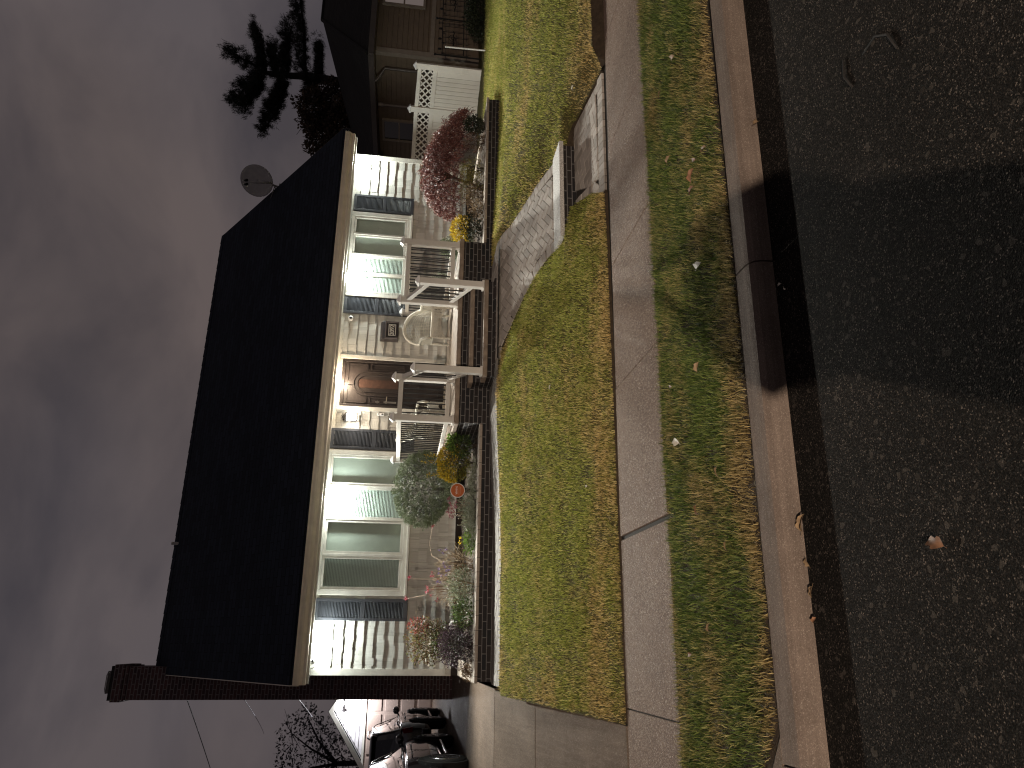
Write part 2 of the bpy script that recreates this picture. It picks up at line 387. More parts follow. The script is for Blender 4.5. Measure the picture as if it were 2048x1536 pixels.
# driveway: three sloping slabs, level court behind
dzf = [(7.44,0.0),(9.55,.50),(11.03,.80),(13.6,.86),(30,.90)]
dv = MB()
for a, b in ((7.46,9.545),(9.56,11.02),(11.035,14.2),(14.215,18.2),(18.215,23),(23.015,27)):
    za, zb = lerp_tab(dzf, a), lerp_tab(dzf, b); ra = DR(a) if a < 11 else -.55; rb = DR(b) if b < 11.03 else -.55
    dv.add([(-7,a,za-.12),(ra,a,za-.12),(rb,b,zb-.12),(-7,b,zb-.12),(-7,a,za),(ra,a,za),(rb,b,zb),(-7,b,zb)],
           [(0,3,2,1),(4,5,6,7),(0,1,5,4),(1,2,6,5),(2,3,7,6),(3,0,4,7)])
struct(dv.build('driveway', M['drive'], bevel=.006))
db = MB().add([(-7,7.46,-.06),(-.6,7.46,-.06),(-.6,11,.72),(-7,11,.72)], [(0,1,2,3)]).build('driveway_bed', M['joint']); struct(db)
# verge
vz = lambda x, y: -.012 + .014*math.sin(PI*(y-4.4)/1.6) + .006*math.sin(3*x)*math.sin(5*y)
struct(grid('verge', lambda y: -14, lambda y: 22, 4.41, 6.02, 160, 12, lambda x, y: vz(x, y), M['dirt'], .003))
# lawn sheets
lawnL = grid('lawn', lambda y: DR(y)+.01, lambda y: lerp_tab(PL, y)-.01, 7.455, 10.2, 110, 64, gz, M['thatch'], .003); struct(lawnL)
lawnR = grid('lawn', lambda y: lerp_tab(PR, y)+.01, lambda y: 24, 7.36, 14.6, 190, 90, lambda x, y: gz(x, y), M['thatch'], .003); struct(lawnR)
ed = MB()
for i in range(60):
    a = -.68 + 5.8*i/60; b = -.68 + 5.8*(i+1)/60
    ed.quad((a,7.446,-.03),(b,7.446,-.03),(b,7.456,gz(b,7.456)),(a,7.456,gz(a,7.456)))
for i in range(60):
    a = 6.88 + 12*i/60; b = 6.88 + 12*(i+1)/60; f = lambda x: 7.44 - .028*x
    ed.quad((a,f(a)+.004,-.03),(b,f(b)+.004,-.03),(b,7.36,gz(b,7.36)),(a,7.36,gz(a,7.36)))
for T, sg in ((PL, -1), (PR, 1)):
    ys = [7.4+.05*i for i in range(73 if sg > 0 else 57)]
    for a, b in zip(ys, ys[1:]):
        xa, xb = lerp_tab(T, a)+sg*.008, lerp_tab(T, b)+sg*.008
        ed.quad((xa,a,gz(xa,a)-.16),(xb,b,gz(xb,b)-.16),(xb,b,gz(xb,b)+.003),(xa,a,gz(xa,a)+.003))
struct(ed.build('lawn_edge', M['dirt']))
# ------------------------------------------------------------------ paths
def clip(poly, edge_a, edge_b):
    out = []; ax, ay = edge_a; bx, by = edge_b
    side = lambda p: (bx-ax)*(p[1]-ay) - (by-ay)*(p[0]-ax)
    for i in range(len(poly)):
        p, q = poly[i], poly[(i+1) % len(poly)]; sp, sq = side(p), side(q)
        if sp >= 0: out.append(p)
        if sp*sq < 0:
            t = sp/(sp-sq); out.append((p[0]+(q[0]-p[0])*t, p[1]+(q[1]-p[1])*t))
    return out
def pavers(m, regions, zf, ang, ox=0, oy=0, L=.20, W=.10, gap=.010):
    ca, sa = math.cos(ang), math.sin(ang)
    rects = []
    for k in range(-70, 70):                       # herringbone
        for n in range(-40, 40):
            bx = k*W + n*L; by = k*W - n*L
            rects.append((bx, by, bx+L, by+W)); rects.append((bx, by+W, bx+W, by+W+L))
    for reg in regions:
        xs_ = [p[0] for p in reg]; ys_ = [p[1] for p in reg]; cx, cy = (min(xs_)+max(xs_))/2, (min(ys_)+max(ys_))/2
        rad = max(max(xs_)-min(xs_), max(ys_)-min(ys_))
        for x0, y0, x1, y1 in rects:
            g = gap/2; pts = [(x0+g,y0+g),(x1-g,y0+g),(x1-g,y1-g),(x0+g,y1-g)]
            pts = [(ox + p*ca - q*sa, oy + p*sa + q*ca) for p, q in pts]
            if abs(pts[0][0]-cx) > rad+.4 or abs(pts[0][1]-cy) > rad+.4: continue
            for i in range(len(reg)):
                pts = clip(pts, reg[i], reg[(i+1) % len(reg)])
                if len(pts) < 3: break
            if len(pts) < 3: continue
            dz = random.gauss(0, .0012); n = len(pts)
            m.add([(p, q, zf(p, q)+dz) for p, q in pts] + [(p, q, zf(p, q)-.03) for p, q in pts],
                  [tuple(range(n))] + [(i, i+n, (i+1) % n+n, (i+1) % n) for i in range(n)])
def border(m, pts, zf, w=.10, l=.15, side=1, gap=.010):      # a soldier course along an edge
    acc = 0
    for (ax, ay), (bx, by) in zip(pts, pts[1:]):
        d = math.hypot(bx-ax, by-ay); k = max(1, round(d/w)); ux, uy = (bx-ax)/d, (by-ay)/d; nx, ny = -uy*side, ux*side
        for i in range(k):
            a, b = i*d/k+gap/2, (i+1)*d/k-gap/2
            q = [(ax+ux*a, ay+uy*a),(ax+ux*b, ay+uy*b),(ax+ux*b+nx*l, ay+uy*b+ny*l),(ax+ux*a+nx*l, ay+uy*a+ny*l)]
            dz = random.gauss(0, .0012)
            m.add([(x, y, zf(x, y)+dz) for x, y in q] + [(x, y, zf(x, y)-.03) for x, y in q],
                  [(0,1,2,3)] + [(i2, i2+4, (i2+1) % 4+4, (i2+1) % 4) for i2 in range(4)])
wk = MB()
wr = [(-.50,10.36),(3.9,10.36),(3.9,10.985),(-.50,10.985)]
pavers(wk, [wr], zw, R(45), .0, 10.2)
border(wk, [(-.50,10.2),(4.0,10.2)], zw, side=1)
struct(wk.build('walkway', M['paver_dimmed']))
pu = MB()
regs = [[(5.18,8.78),(6.20,8.78),(6.18,9.2),(5.12,9.2)],[(5.12,9.2),(6.18,9.2),(6.08,9.6),(4.86,9.6)],[(4.86,9.6),(6.08,9.6),(5.92,10.2),(4.42,10.2)],[(3.9,10.36),(5.85,10.36),(5.7,10.985),(3.9,10.985)],[(4.30,10.2),(5.92,10.2),(5.85,10.36),(4.1,10.36)]]
pavers(pu, regs, zu, R(40), 5.0, 9.0)
border(pu, [(5.02,8.72),(5.0,8.95),(4.88,9.3),(4.72,9.6),(4.5,9.9),(4.18,10.2),(4.0,10.22)], zu, side=-1)
border(pu, [(6.40,8.72),(6.34,9.2),(6.22,9.6),(6.06,10.2),(5.95,10.6),(5.86,10.98)], zu, side=1)
struct(pu.build('garden_path', M['paver']))
pl = MB()
pavers(pl, [[(5.34,7.62),(6.68,7.62),(6.56,8.33),(5.52,8.33),(5.46,7.86)]], zl, R(12), 5.5, 7.5)
border(pl, [(5.16,7.46),(6.84,7.40)], zl, side=1); border(pl, [(5.16,7.62),(5.36,7.82),(5.42,8.33)], zl, side=-1, l=.12); border(pl, [(6.80,7.56),(6.66,8.33)], zl, side=1, l=.12)
struct(pl.build('garden_path', M['paver']))
bed = MB()
for i in range(40):
    a = -.50 + 6.36*i/40; b = -.50 + 6.36*(i+1)/40
    bed.quad((a,10.19,ztop(a)-.012),(b,10.19,ztop(b)-.012),(b,10.99,ztop(b)-.002),(a,10.99,ztop(a)-.002))
for i in range(20):
    a = 8.7 + 1.6*i/20; b = 8.7 + 1.6*(i+1)/20
    bed.quad((lerp_tab(PL,a),a,zu(5,a)-.014),(lerp_tab(PR,a),a,zu(5,a)-.014),(lerp_tab(PR,b),b,zu(5,b)-.014),(lerp_tab(PL,b),b,zu(5,b)-.014))
bed.quad((5.12,7.45,-.004),(6.88,7.40,-.004),(6.68,8.4,.145),(5.40,8.4,.145))
struct(bed.build('path_bed', M['joint']))
struct(MB().add([(4.9,8.02,.06),(5.62,8.02,.06),(5.62,8.36,.10),(4.9,8.36,.10)], [(0,1,2,3)]).build('path_bed', M['dirt']))
ap = MB().add([(-4.4,4.405,-.12),(-.47,4.405,-.12),(-2.70,6.03,-.12),(-4.4,6.03,-.12),(-4.4,4.405,.006),(-.47,4.405,.006),(-2.70,6.03,.010),(-4.4,6.03,.010)], [(0,3,2,1),(4,5,6,7),(0,1,5,4),(1,2,6,5),(2,3,7,6),(3,0,4,7)])
struct(ap.build('driveway_apron', M['drive'], bevel=.008))
st = thing('garden_step', 'pale granite step on dark brick where the garden path drops to the sidewalk', 'step', (5.72,8.4,.15))
MB().box(4.99, 6.45, 8.30, 8.74, .315, .372).build('tread', M['granite'], st, bevel=.006)
MB().box(5.04, 6.41, 8.345, 8.70, .05, .314).build('riser', M['brick'], st)

# ------------------------------------------------------------------ grass
def blades(name, pts, h, w, mat, dry, lean=.55, per=1):
    n = len(pts); P = np.asarray(pts, np.float32)
    az = rng.uniform(0, 2*PI, n); ln = np.abs(rng.normal(0, lean, n)); hh = h*rng.uniform(.55, 1.25, n); ww = w*rng.uniform(.7, 1.2, n)
    d = np.stack([np.cos(az), np.sin(az)], 1); fa = rng.uniform(0, 2*PI, n); s = np.stack([np.cos(fa), np.sin(fa)], 1)*ww[:,None]/2
    V = np.zeros((n, 5, 3), np.float32)
    V[:,0,:2] = P[:,:2]-s; V[:,1,:2] = P[:,:2]+s; V[:,0,2] = V[:,1,2] = P[:,2]-.004
    m1 = P[:,:2] + d*(np.sin(ln)*hh*.45)[:,None]; z1 = P[:,2] + np.cos(ln)*hh*.55
    V[:,2,:2] = m1+s*.8; V[:,3,:2] = m1-s*.8; V[:,2,2] = V[:,3,2] = z1
    V[:,4,:2] = P[:,:2] + d*(np.sin(ln)*hh*1.1+.1*hh)[:,None]; V[:,4,2] = P[:,2] + hh*np.cos(np.minimum(ln*1.35, 1.4))
    b = np.arange(n)[:,None]*5
    o = fast_mesh(name, V.reshape(-1,3), b+np.array([[0,1,2,3]]), mat, None, b+np.array([[3,2,4]]))
    a = o.data.attributes.new('dry', 'FLOAT', 'POINT'); a.data.foreach_set('value', np.repeat(np.asarray(dry, np.float32), 5))
    return o
def scatter(n, x0, x1, y0, y1, ok, zf):
    X = rng.uniform(x0, x1, n); Y = rng.uniform(y0, y1, n); out = []
    for x, y in zip(X, Y):
        if ok(x, y): out.append((x, y, zf(x, y)))
    return out
def edge_dry(x, y, a, b, k=.22, w=.35):
    return k*(max(0, 1-(y-a)/w) + .6*max(0, 1-(b-y)/.3))
from mathutils import noise as mnoise
def pn(x, y, k, o=0): return mnoise.noise(Vector((x*k+o, y*k, o)))
def vary(o, base):      # blade height follows patches
    return o
okL = lambda x, y: DR(y)+.015+.07*random.random()**2+.03*pn(0,y,3) < x < lerp_tab(PL, y)-.05*random.random()**2 and random.random() < .80+.55*pn(x,y,2.2)+.35*pn(x,y,7)
p = scatter(170000, -.72, 5.45, 7.435, 10.2, okL, lambda x, y: gz(x, max(y, 7.456)))
dry = [edge_dry(x, y, 7.45, 10.2, .17, .75) + .17*max(0, 1-(x-DR(y))/.9)*.6 - .05 + .10*pn(x,y,1.3,5) for x, y, z in p]
g1 = stuff(blades('lawn_grass', p, .044, .0048, M['lawn'], dry, .62), 'patchy green and straw coloured mown lawn between the driveway and the garden path', 'grass')
okR = lambda x, y: x > lerp_tab(PR, y)+.06*random.random()**2 and not (y > 10.97 and x < 9.32) and y > 7.35 and not (y > 13.2) and random.random() < .82+.5*pn(x,y,2.2)+.3*pn(x,y,7)
p = scatter(260000, 5.8, 15.5, 7.33, 13.3, okR, lambda x, y: gz(x, max(y, 7.365)))
p = [q for q in p if q[0] < 7.6+.95*(q[1]-5.5)]
dry = [edge_dry(x, y, 7.4, 99, .15, .7) - .02 + .10*max(0, 1-(x-lerp_tab(PR, y))/.5) + .12*pn(x*.5,y,1.6,9) for x, y, z in p]
g2 = stuff(blades('lawn_grass', p, .046, .0055, M['lawn'], dry, .62), 'mown lawn with straw coloured streaks between the garden path and the white fence', 'grass')
okS = lambda x, y: 4.42+sw*x+.05*random.random()**2+.02*pn(x,0,5) < y < 6.02+sw*x-.03*random.random()**2+.02*pn(x,3,5) and random.random() < .78+.6*pn(x,y,2.6,2)+.4*pn(x,y,8)
okA = lambda x, y: okS(x, y) and x > -.42-1.4*(y-4.42)+.05*random.random()
p = scatter(205000, -2.4, 10.2, 4.41, 6.05, okA, vz)
dry = [.22*max(0, 1-(y-4.42-sw*x)/.36) + .04*max(0, 1-(6.03-y)/.25) - .05 + .13*pn(x,y,1.5,7) for x, y, z in p]
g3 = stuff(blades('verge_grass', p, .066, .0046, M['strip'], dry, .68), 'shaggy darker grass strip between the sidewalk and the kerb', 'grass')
# ------------------------------------------------------------------ the house
HX0, HX1, HY = -.48, 9.96, 14.0
house = thing('house', 'long single storey house with pale shingle walls, dark roof and tall brick chimney', 'house', (4.7, 14.2, .9))
wl = MB()
opens = [(.98,3.30,2.15,3.53),(6.70,8.42,2.42,3.50),(4.32,5.24,1.52,3.50)]
xs = sorted({HX0, HX1, *[o[0] for o in opens], *[o[1] for o in opens]}); zs = sorted({.85, 3.72, *[o[2] for o in opens], *[o[3] for o in opens]})
for a, b in zip(xs, xs[1:]):
    for c, d in zip(zs, zs[1:]):
        mx, mz = (a+b)/2, (c+d)/2
        if any(o[0] < mx < o[1] and o[2] < mz < o[3] for o in opens): continue
        wl.box(a, b, HY+.002, HY+.14, c, d)
wl.build('wall', M['siding'], house)
sd = MB(); sd.box(HX0, HX0+.14, HY+.141, 22.9, .85, 3.7); sd.box(HX1-.14, HX1, HY+.141, 22.9, .85, 3.7); sd.box(HX0, HX1, 22.91, 23, .85, 3.7)
for x in (HX0+.002, HX1-.142): sd.prism([(14.15,3.71),(22.9,3.71),(18.5,6.85)], 'x', x, x+.14)
sd.build('wall', M['siding'], house)
def siding(x0, x1, z0, z1, skip=()):
    m = MB(); k = 0; ex = .175; zt = 3.43+ex
    while zt > z0:
        zb = zt - ex; x = x0
        while x < x1-.001:
            w = min(random.choice((.05,.07,.09,.11,.13,.16,.2)), x1-x)
            if x1-x-w < .03: w = x1-x
            mx = x+w/2; off = random.gauss(0, .006)
            if random.random() < .12: off += random.choice((-1,1))*.012
            b = max(zb+off, z0); t = min(zt+.02, z1)
            if t-b > .01 and not any(s[0] < mx < s[1] and s[2] < (b+t)/2 < s[3] for s in skip):
                g = .0012; yb = HY-.036+random.gauss(0,.0016); yt = HY-.006
                tt = (t-b)/(ex+.02); yt2 = yb + (yt-yb)*min(1, tt)
                m.add([(x+g,yb,b),(x+w-g,yb,b),(x+w-g,yt2,t),(x+g,yt2,t),(x+g,HY,b),(x+w-g,HY,b),(x+w-g,HY,t),(x+g,HY,t)],
                      [(0,1,2,3),(0,4,5,1),(3,2,6,7),(0,3,7,4),(1,5,6,2)])
            x += w
        zt = zb; k += 1
    return m
for xa, xb in ((HX0+.09, 4.215), (5.345, HX1-.09)):
    siding(xa, xb, 1.20, 3.62, [(.80,3.42,2.02,3.7),(6.63,8.56,2.30,3.7)]).build('shingle_siding', M['siding'], house, fix=False)
MB().box(HX0-.01, HX1+.01, HY-.02, HY+.001, .8, 1.2).build('foundation', M['dark'] if False else plain('dark_brown_foundation', (.030,.022,.019), .85, var=.3), house)
for a, b in ((HX0-.018, HX0+.095), (HX1-.095, HX1+.018)):
    MB().box(a, b, HY-.045, HY+.0015, 1.30, 3.60).build('corner_trim', M['trim'], house, bevel=.004)
MB().box(HX0-.02, HX0-.001, HY+.0005, HY+.10, 1.2, 3.60).build('corner_trim', M['trim'], house)
fr = MB().box(HX0+.097, HX1-.097, HY-.048, HY-.001, 3.535, 3.618)
for i in range(105): fr.box(-.36+.0975*i, -.36+.0975*i+.05, HY-.053, HY-.047, 3.522, 3.536)
fr.build('frieze', M['trim'], house)
MB().box(-.60, 10.12, 13.60, 14.0, 3.62, 3.645).build('soffit', M['trim'], house)
# gutter: ogee profile, fascia behind
gp = [(13.60,3.60),(13.53,3.60),(13.515,3.615),(13.515,3.655),(13.50,3.672),(13.475,3.70),(13.465,3.735),(13.465,3.775),(13.458,3.78),(13.458,3.80),(13.48,3.80),(13.48,3.74),(13.59,3.66),(13.60,3.66)]
MB().prism(gp, 'x', -.63, 10.16).build('gutter', M['gutter'], house)
MB().box(-.61, 10.14, 13.601, 13.64, 3.56, 3.83).build('fascia', M['trim'], house)
MB().prism([(13.63,3.646),(13.63,3.84),(14.15,3.84+.36),(14.15,3.646)], 'x', -.605, -.56).build('eave_return', M['trim'], house)
MB().prism([(13.63,3.646),(13.63,3.84),(14.15,3.84+.36),(14.15,3.646)], 'x', 10.08, 10.125).build('eave_return', M['trim'], house)
sl_ = (7.30-3.83)/(18.5-13.5)
ro = MB()
ro.prism([(13.50,3.80),(18.5,7.27),(23.5,3.80),(23.5,3.86),(18.5,7.33),(13.50,3.86)], 'x', -.63, 10.24)
roof = ro.build('roof', M['roof'], house)
cr = MB()
for i in range(44): cr.add([(-.62+.247*i,18.36,7.245),(-.62+.247*i+.243,18.36,7.235),(-.62+.247*i+.243,18.5,7.338),(-.62+.247*i,18.5,7.348),(-.62+.247*i+.243,18.64,7.235),(-.62+.247*i,18.64,7.245)], [(0,1,2,3),(3,2,4,5)])
cr.build('ridge_cap', M['roof'], roof, fix=False)
for x in (-.645, 10.24):
    a = x; b = x+.018
    MB().prism([(13.50,3.70),(18.5,7.17),(23.5,3.70),(23.5,3.85),(18.5,7.32),(13.50,3.85)], 'x', a, b).build('rake_board', M['black'] if x > 0 else M['gutter'], roof)
vt = MB().tube([(2.16,18.35,7.1),(2.16,18.35,7.36)], .035, 10); vt.build('vent_pipe', plain('pale_pvc', (.45,.43,.40), .5), roof)
# chimney: brick stack with corbelled crown and a small bright flue hood
ch = MB().box(-1.13, -.47, 18.0, 19.0, .8, 7.72)
ch.box(-1.15, -.45, 17.98, 19.02, 7.722, 7.80); ch.box(-1.17, -.43, 17.96, 19.04, 7.802, 8.0)
chim = ch.build('chimney', M['chimney_brick'], house)
MB().box(-1.14, -.46, 17.99, 19.01, 8.001, 8.07).build('crown', plain('sooty_mortar', (.018,.016,.016), .9, var=.4), chim)
MB().lathe([(.115,8.07),(.115,8.16),(.09,8.165)], (-.80,18.5,0), 14).build('flue', plain('sooty_flue', (.025,.024,.024), .7), chim)
cp = MB().prism([(-1.03,8.245),(-.94,8.27),(-.66,8.27),(-.57,8.245),(-.57,8.252),(-.66,8.279),(-.94,8.279),(-1.03,8.252)], 'y', 18.36, 18.64)
for x in (-.9,-.7): cp.bar((x,18.5,8.15), (x,18.5,8.27), .012, .012, (0,1,0))
cp.box(-.96,-.64,18.38,18.62,8.255,8.268)
cp.build('flue_hood', plain('bright_steel', (.72,.70,.66), .28, metal=.85, var=.25, scale=25), chim)
# shutters
def shutter(x0, x1, z0, z1):
    f = MB(); y0, y1 = HY-.072, HY-.034; s = .05; mz = z0 + (z1-z0)*.485
    f.box(x0, x0+s, y0, y1, z0, z1); f.box(x1-s, x1, y0, y1, z0, z1)
    for a, b in ((z0, z0+.075), (mz-.035, mz+.035), (z1-.06, z1)): f.box(x0+s+.001, x1-s-.001, y0+.002, y1, a, b)
    f.box(x0+s, x1-s, y1-.006, y1, z0+.05, z1-.05)
    sh = f.build('shutter', M['shutter'], house, bevel=.003)
    lv = MB()
    for a, b in ((z0+.075, mz-.035), (mz+.035, z1-.06)):
        n = int((b-a)/.0245)
        for i in range(n):
            z = a + (b-a)*(i+.5)/n; lv.add([(x0+s,y0+.005,z-.013),(x1-s,y0+.005,z-.013),(x1-s,y0+.025,z+.008),(x0+s,y0+.025,z+.008),(x0+s,y0+.003,z-.008),(x1-s,y0+.003,z-.008),(x1-s,y0+.022,z+.012),(x0+s,y0+.022,z+.012)], [(0,1,2,3),(4,7,6,5),(0,4,5,1),(3,2,6,7)])
    lv.build('louvres', M['shutter'], sh)
for a in ((.395,.765,2.005,3.60),(3.455,3.85,2.03,3.59),(6.225,6.63,2.31,3.565),(8.57,8.965,2.30,3.545)): shutter(*a)
# casement windows: proud casing and sill, four sashes, slatted blinds or a plain shade behind the glass
def window(x0, x1, z0, z1, panes, casing=.085, proud=.095):
    y0 = HY-proud
    f = MB()
    f.box(x0-casing, x0, y0+.012, HY-.002, z0-casing, z1+casing-.02); f.box(x1, x1+casing, y0+.012, HY-.002, z0-casing, z1+casing-.02)
    f.box(x0+.001, x1-.001, y0+.012, HY-.002, z1, z1+casing-.02)
    f.box(x0-casing-.015, x1+casing+.015, y0-.02, HY-.001, z0-casing-.03, z0-casing+.012)
    f.box(x0+.001, x1-.001, y0+.012, HY-.002, z0-casing+.013, z0)
    for (a, b, *_), (c, *_r) in zip(panes, panes[1:]): f.box(b+.045, c-.045, y0+.008, HY+.05, z0+.001, z1-.001)
    f.box(x0, panes[0][0]-.045, y0+.01, HY+.05, z0+.001, z1-.001); f.box(panes[-1][1]+.045, x1, y0+.01, HY+.05, z0+.001, z1-.001)
    wd = f.build('window', M['trim'], house, bevel=.005)
    for a, b, kind in panes:
        s = MB(); q = .043
        for p in ((a-q,a,z0+.002,z1-.002),(b,b+q,z0+.002,z1-.002)): s.box(p[0],p[1],y0+.022,HY-.01,p[2],p[3])
        s.box(a+.0005,b-.0005,y0+.024,HY-.01,z0+.002,z0+.05); s.box(a+.0005,b-.0005,y0+.024,HY-.01,z1-.045,z1-.002)
        s.build('sash', M['trim'], wd, bevel=.004)
        MB().box(a-.003, b+.003, HY-.040, HY-.036, z0+.045, z1-.04).build('pane', M['glass'], wd)
        bl = MB()
        if kind == 'slat':
            n = int((z1-z0)/.026)
            for i in range(n):
                z = z0 + (z1-z0)*(i+.5)/n; bl.add([(a-.03,HY+.030,z-.0125),(b+.03,HY+.030,z-.0125),(b+.03,HY+.045,z+.011),(a-.03,HY+.045,z+.011)], [(0,1,2,3)])
            bl.box(a-.03, b+.03, HY+.024, HY+.05, z1-.075, z1-.04)
            bl.build('blind', M['blind'], wd, fix=False)
        else:
            bl.box(a-.03, b+.03, HY+.030, HY+.034, z0, z1); bl.build('blind', M['shade'], wd)
        MB().box(a-.036, b+.036, HY+.09, HY+.10, z0, z1).build('room_beyond', M['dark'], wd)
window(.905, 3.345, 2.145, 3.545, [(.96,1.45,'slat'),(1.58,2.09,'shade'),(2.20,2.70,'slat'),(2.82,3.29,'shade')])
window(6.68, 8.45, 2.41, 3.495, [(6.725,7.075,'slat'),(7.15,7.52,'slat'),(7.56,7.965,'shade'),(8.045,8.395,'shade')], .08)
# front door
dm = plain('dark_bronze_door', (.036,.029,.027), .42, var=.2); dwood = plain('red_brown_door_panel', (.062,.034,.025), .4, var=.35, scale=14)
cs = MB().box(4.215, 4.295, HY-.06, HY-.002, 1.5, 3.54); cs.box(5.265, 5.345, HY-.06, HY-.002, 1.5, 3.54); cs.box(4.296, 5.264, HY-.06, HY-.002, 3.49, 3.54)
cs.build('door_casing', M['trim'], house, bevel=.006)
dj = MB().box(4.297, 4.35, HY-.045, HY+.08, 1.51, 3.485); dj.box(5.21, 5.263, HY-.045, HY+.08, 1.51, 3.485); dj.box(4.351, 5.209, HY-.045, HY+.08, 3.43, 3.485)
dd = MB().box(4.352, 5.208, HY+.0, HY+.045, 1.51, 3.428)
dy = HY-.001
door = dj.build('door', dm, house, bevel=.004)
dd.build('door_leaf', dm, door)
def molding(m, pts, w=.022, d=.022):
    for a, b in zip(pts, pts[1:]): m.bar((a[0],dy-d/2+.001,a[1]), (b[0],dy-d/2+.001,b[1]), w, d, (0,1,0))
mo = MB(); cx = 4.78
arch = lambda r, n=14: [(cx + r*math.cos(PI - PI*i/n), 3.02 + r*math.sin(PI - PI*i/n)) for i in range(n+1)]
molding(mo, [(cx-.24,2.30)] + arch(.24) + [(cx+.24,2.30),(cx-.24,2.30)]); molding(mo, [(cx-.165,2.36)] + arch(.165) + [(cx+.165,2.36),(cx-.165,2.36)], .018)
for sx in (-1, 1):
    molding(mo, [(cx+sx*.39,2.30),(cx+sx*.39,2.93),(cx+sx*.285,2.93),(cx+sx*.285,2.30),(cx+sx*.39,2.30)], .016)
    molding(mo, [(cx+sx*.39,3.0),(cx+sx*.39,3.37),(cx+sx*.02,3.37)], .018); molding(mo, [(cx+sx*.285,3.0),(cx+sx*.39,3.0)], .018)
    molding(mo, [(cx+sx*.04,2.20),(cx+sx*.39,2.20),(cx+sx*.39,1.62),(cx+sx*.04,1.62),(cx+sx*.04,2.20)], .02)
mo.box(cx-.035, cx+.035, dy-.03, dy, 3.25, 3.36)
mo.build('moulding', dm, door)
MB().box(cx-.085, cx+.085, dy-.008, dy+.001, 2.40, 3.16).build('inlay', dwood, door)
hd = MB().box(4.385, 4.435, dy-.014, dy, 2.42, 2.66).lathe([(.026,dy-.03),(.026,dy)], (4.41,0,2.61), 12, 'y').lathe([(.026,dy-.03),(.026,dy)], (4.41,0,2.78), 12, 'y')
hd.box(4.388, 4.432, dy-.012, dy, 2.74, 2.82); hd.tube([(4.41,dy-.03,2.61),(4.43,dy-.055,2.61),(4.52,dy-.055,2.605)], .009, 8)
hd.build('handle', M['brass'], door)
MB().box(4.30, 5.26, HY-.12, HY-.001, 1.49, 1.515).build('threshold', M['brass'], door)
# ------------------------------------------------------------------ porch
porch = thing('porch', 'raised brick front porch with three steps and vinyl railings', 'porch', (4.75, 12.5, .9))
PX0, PX1, PF = 3.22, 6.36, 11.02
MB().box(PX0, PX1, PF, 13.97, .6, 1.41).build('wall', M['brick'], porch)
MB().box(PX0-.03, PX1+.03, PF-.035, 13.972, 1.412, 1.485).build('floor', M['tread'], porch, bevel=.012)
SX0, SX1 = 3.80, 5.36
for y0, z in ((10.74, 1.305), (10.42, 1.122)):
    yb = 11.018 if z > 1.2 else 10.738
    s = MB().box(SX0-.02, SX1+.02, y0, yb, z-.07, z).build('step', M['tread'], porch, bevel=.012)
    MB().box(SX0, SX1, y0+.03, yb, .6, z-.071).build('riser', M['brick'], s)
MB().box(SX0-.04, SX1+.04, 10.40, 11.0, .55, .965).build('plinth', M['brick'], porch)
def post(x, y, z0, z1, w=.098):
    p = MB().box(x-w/2, x+w/2, y-w/2, y+w/2, z0+.03, z1); p.box(x-w/2-.02, x+w/2+.02, y-w/2-.02, y+w/2+.02, z0+.0005, z0+.035)
    p = p.build('post', M['vinyl'], porch, bevel=.005)
    h = w/2+.018
    MB().add([(x-h,y-h,z1+.001),(x+h,y-h,z1+.001),(x+h,y+h,z1+.001),(x-h,y+h,z1+.001),(x-h,y-h,z1+.022),(x+h,y-h,z1+.022),(x+h,y+h,z1+.022),(x-h,y+h,z1+.022),
              (x-.018,y-.018,z1+.07),(x+.018,y-.018,z1+.07),(x+.018,y+.018,z1+.07),(x-.018,y+.018,z1+.07)],
             [(3,2,1,0),(0,1,5,4),(1,2,6,5),(2,3,7,6),(3,0,4,7),(4,5,9,8),(5,6,10,9),(6,7,11,10),(7,4,8,11),(8,9,10,11)]).build('cap', M['white_plastic'], p, bevel=.003)
    return p
PY = 11.075
P = {'a':(3.265,PY),'b':(3.915,PY),'c':(5.23,PY),'d':(6.29,PY)}
for k in P: post(*P[k], 1.486, 2.395)
post(3.865, 10.47, 1.123, 2.12); post(5.29, 10.47, 1.123, 2.12)
post(3.265, 13.88, 1.486, 2.395); post(6.29, 13.88, 1.486, 2.395)
def railing(a, b, za, zb, n, lo=.105, hi=.83, th=.07):    # za, zb: height of the walking line at each end
    a = Vector((*a, 0)); b = Vector((*b, 0)); d = (b-a).normalized(); a2 = a + d*.05; b2 = b - d*.05
    A = lambda h: (a2.x, a2.y, za+h); B = lambda h: (b2.x, b2.y, zb+h)
    r = MB().bar(A(hi), B(hi), .062, th).build('railing', M['vinyl'], porch, bevel=.006)
    MB().bar(A(lo), B(lo), .05, th*.95).build('bottom_rail', M['vinyl'], r, bevel=.006)
    for i in range(n):
        t = (i+.5)/n; p = a2 + (b2-a2)*t; z = za + (zb-za)*t
        MB().tube([(p.x,p.y,z+lo+th*.3),(p.x,p.y,z+hi-th*.3)], .0105, 8, cap=False).build('baluster', M['black'], r, smooth=True)
railing(P['a'], P['b'], 1.486, 1.486, 7); railing(P['c'], P['d'], 1.486, 1.486, 10)
railing((3.265,PY), (3.265,13.88), 1.486, 1.486, 22); railing((6.29,PY), (6.29,13.88), 1.486, 1.486, 22)
railing(P['b'], (3.865,10.47), 1.486, 1.19, 5, .12, .80); railing(P['c'], (5.29,10.47), 1.486, 1.19, 5, .12, .80)
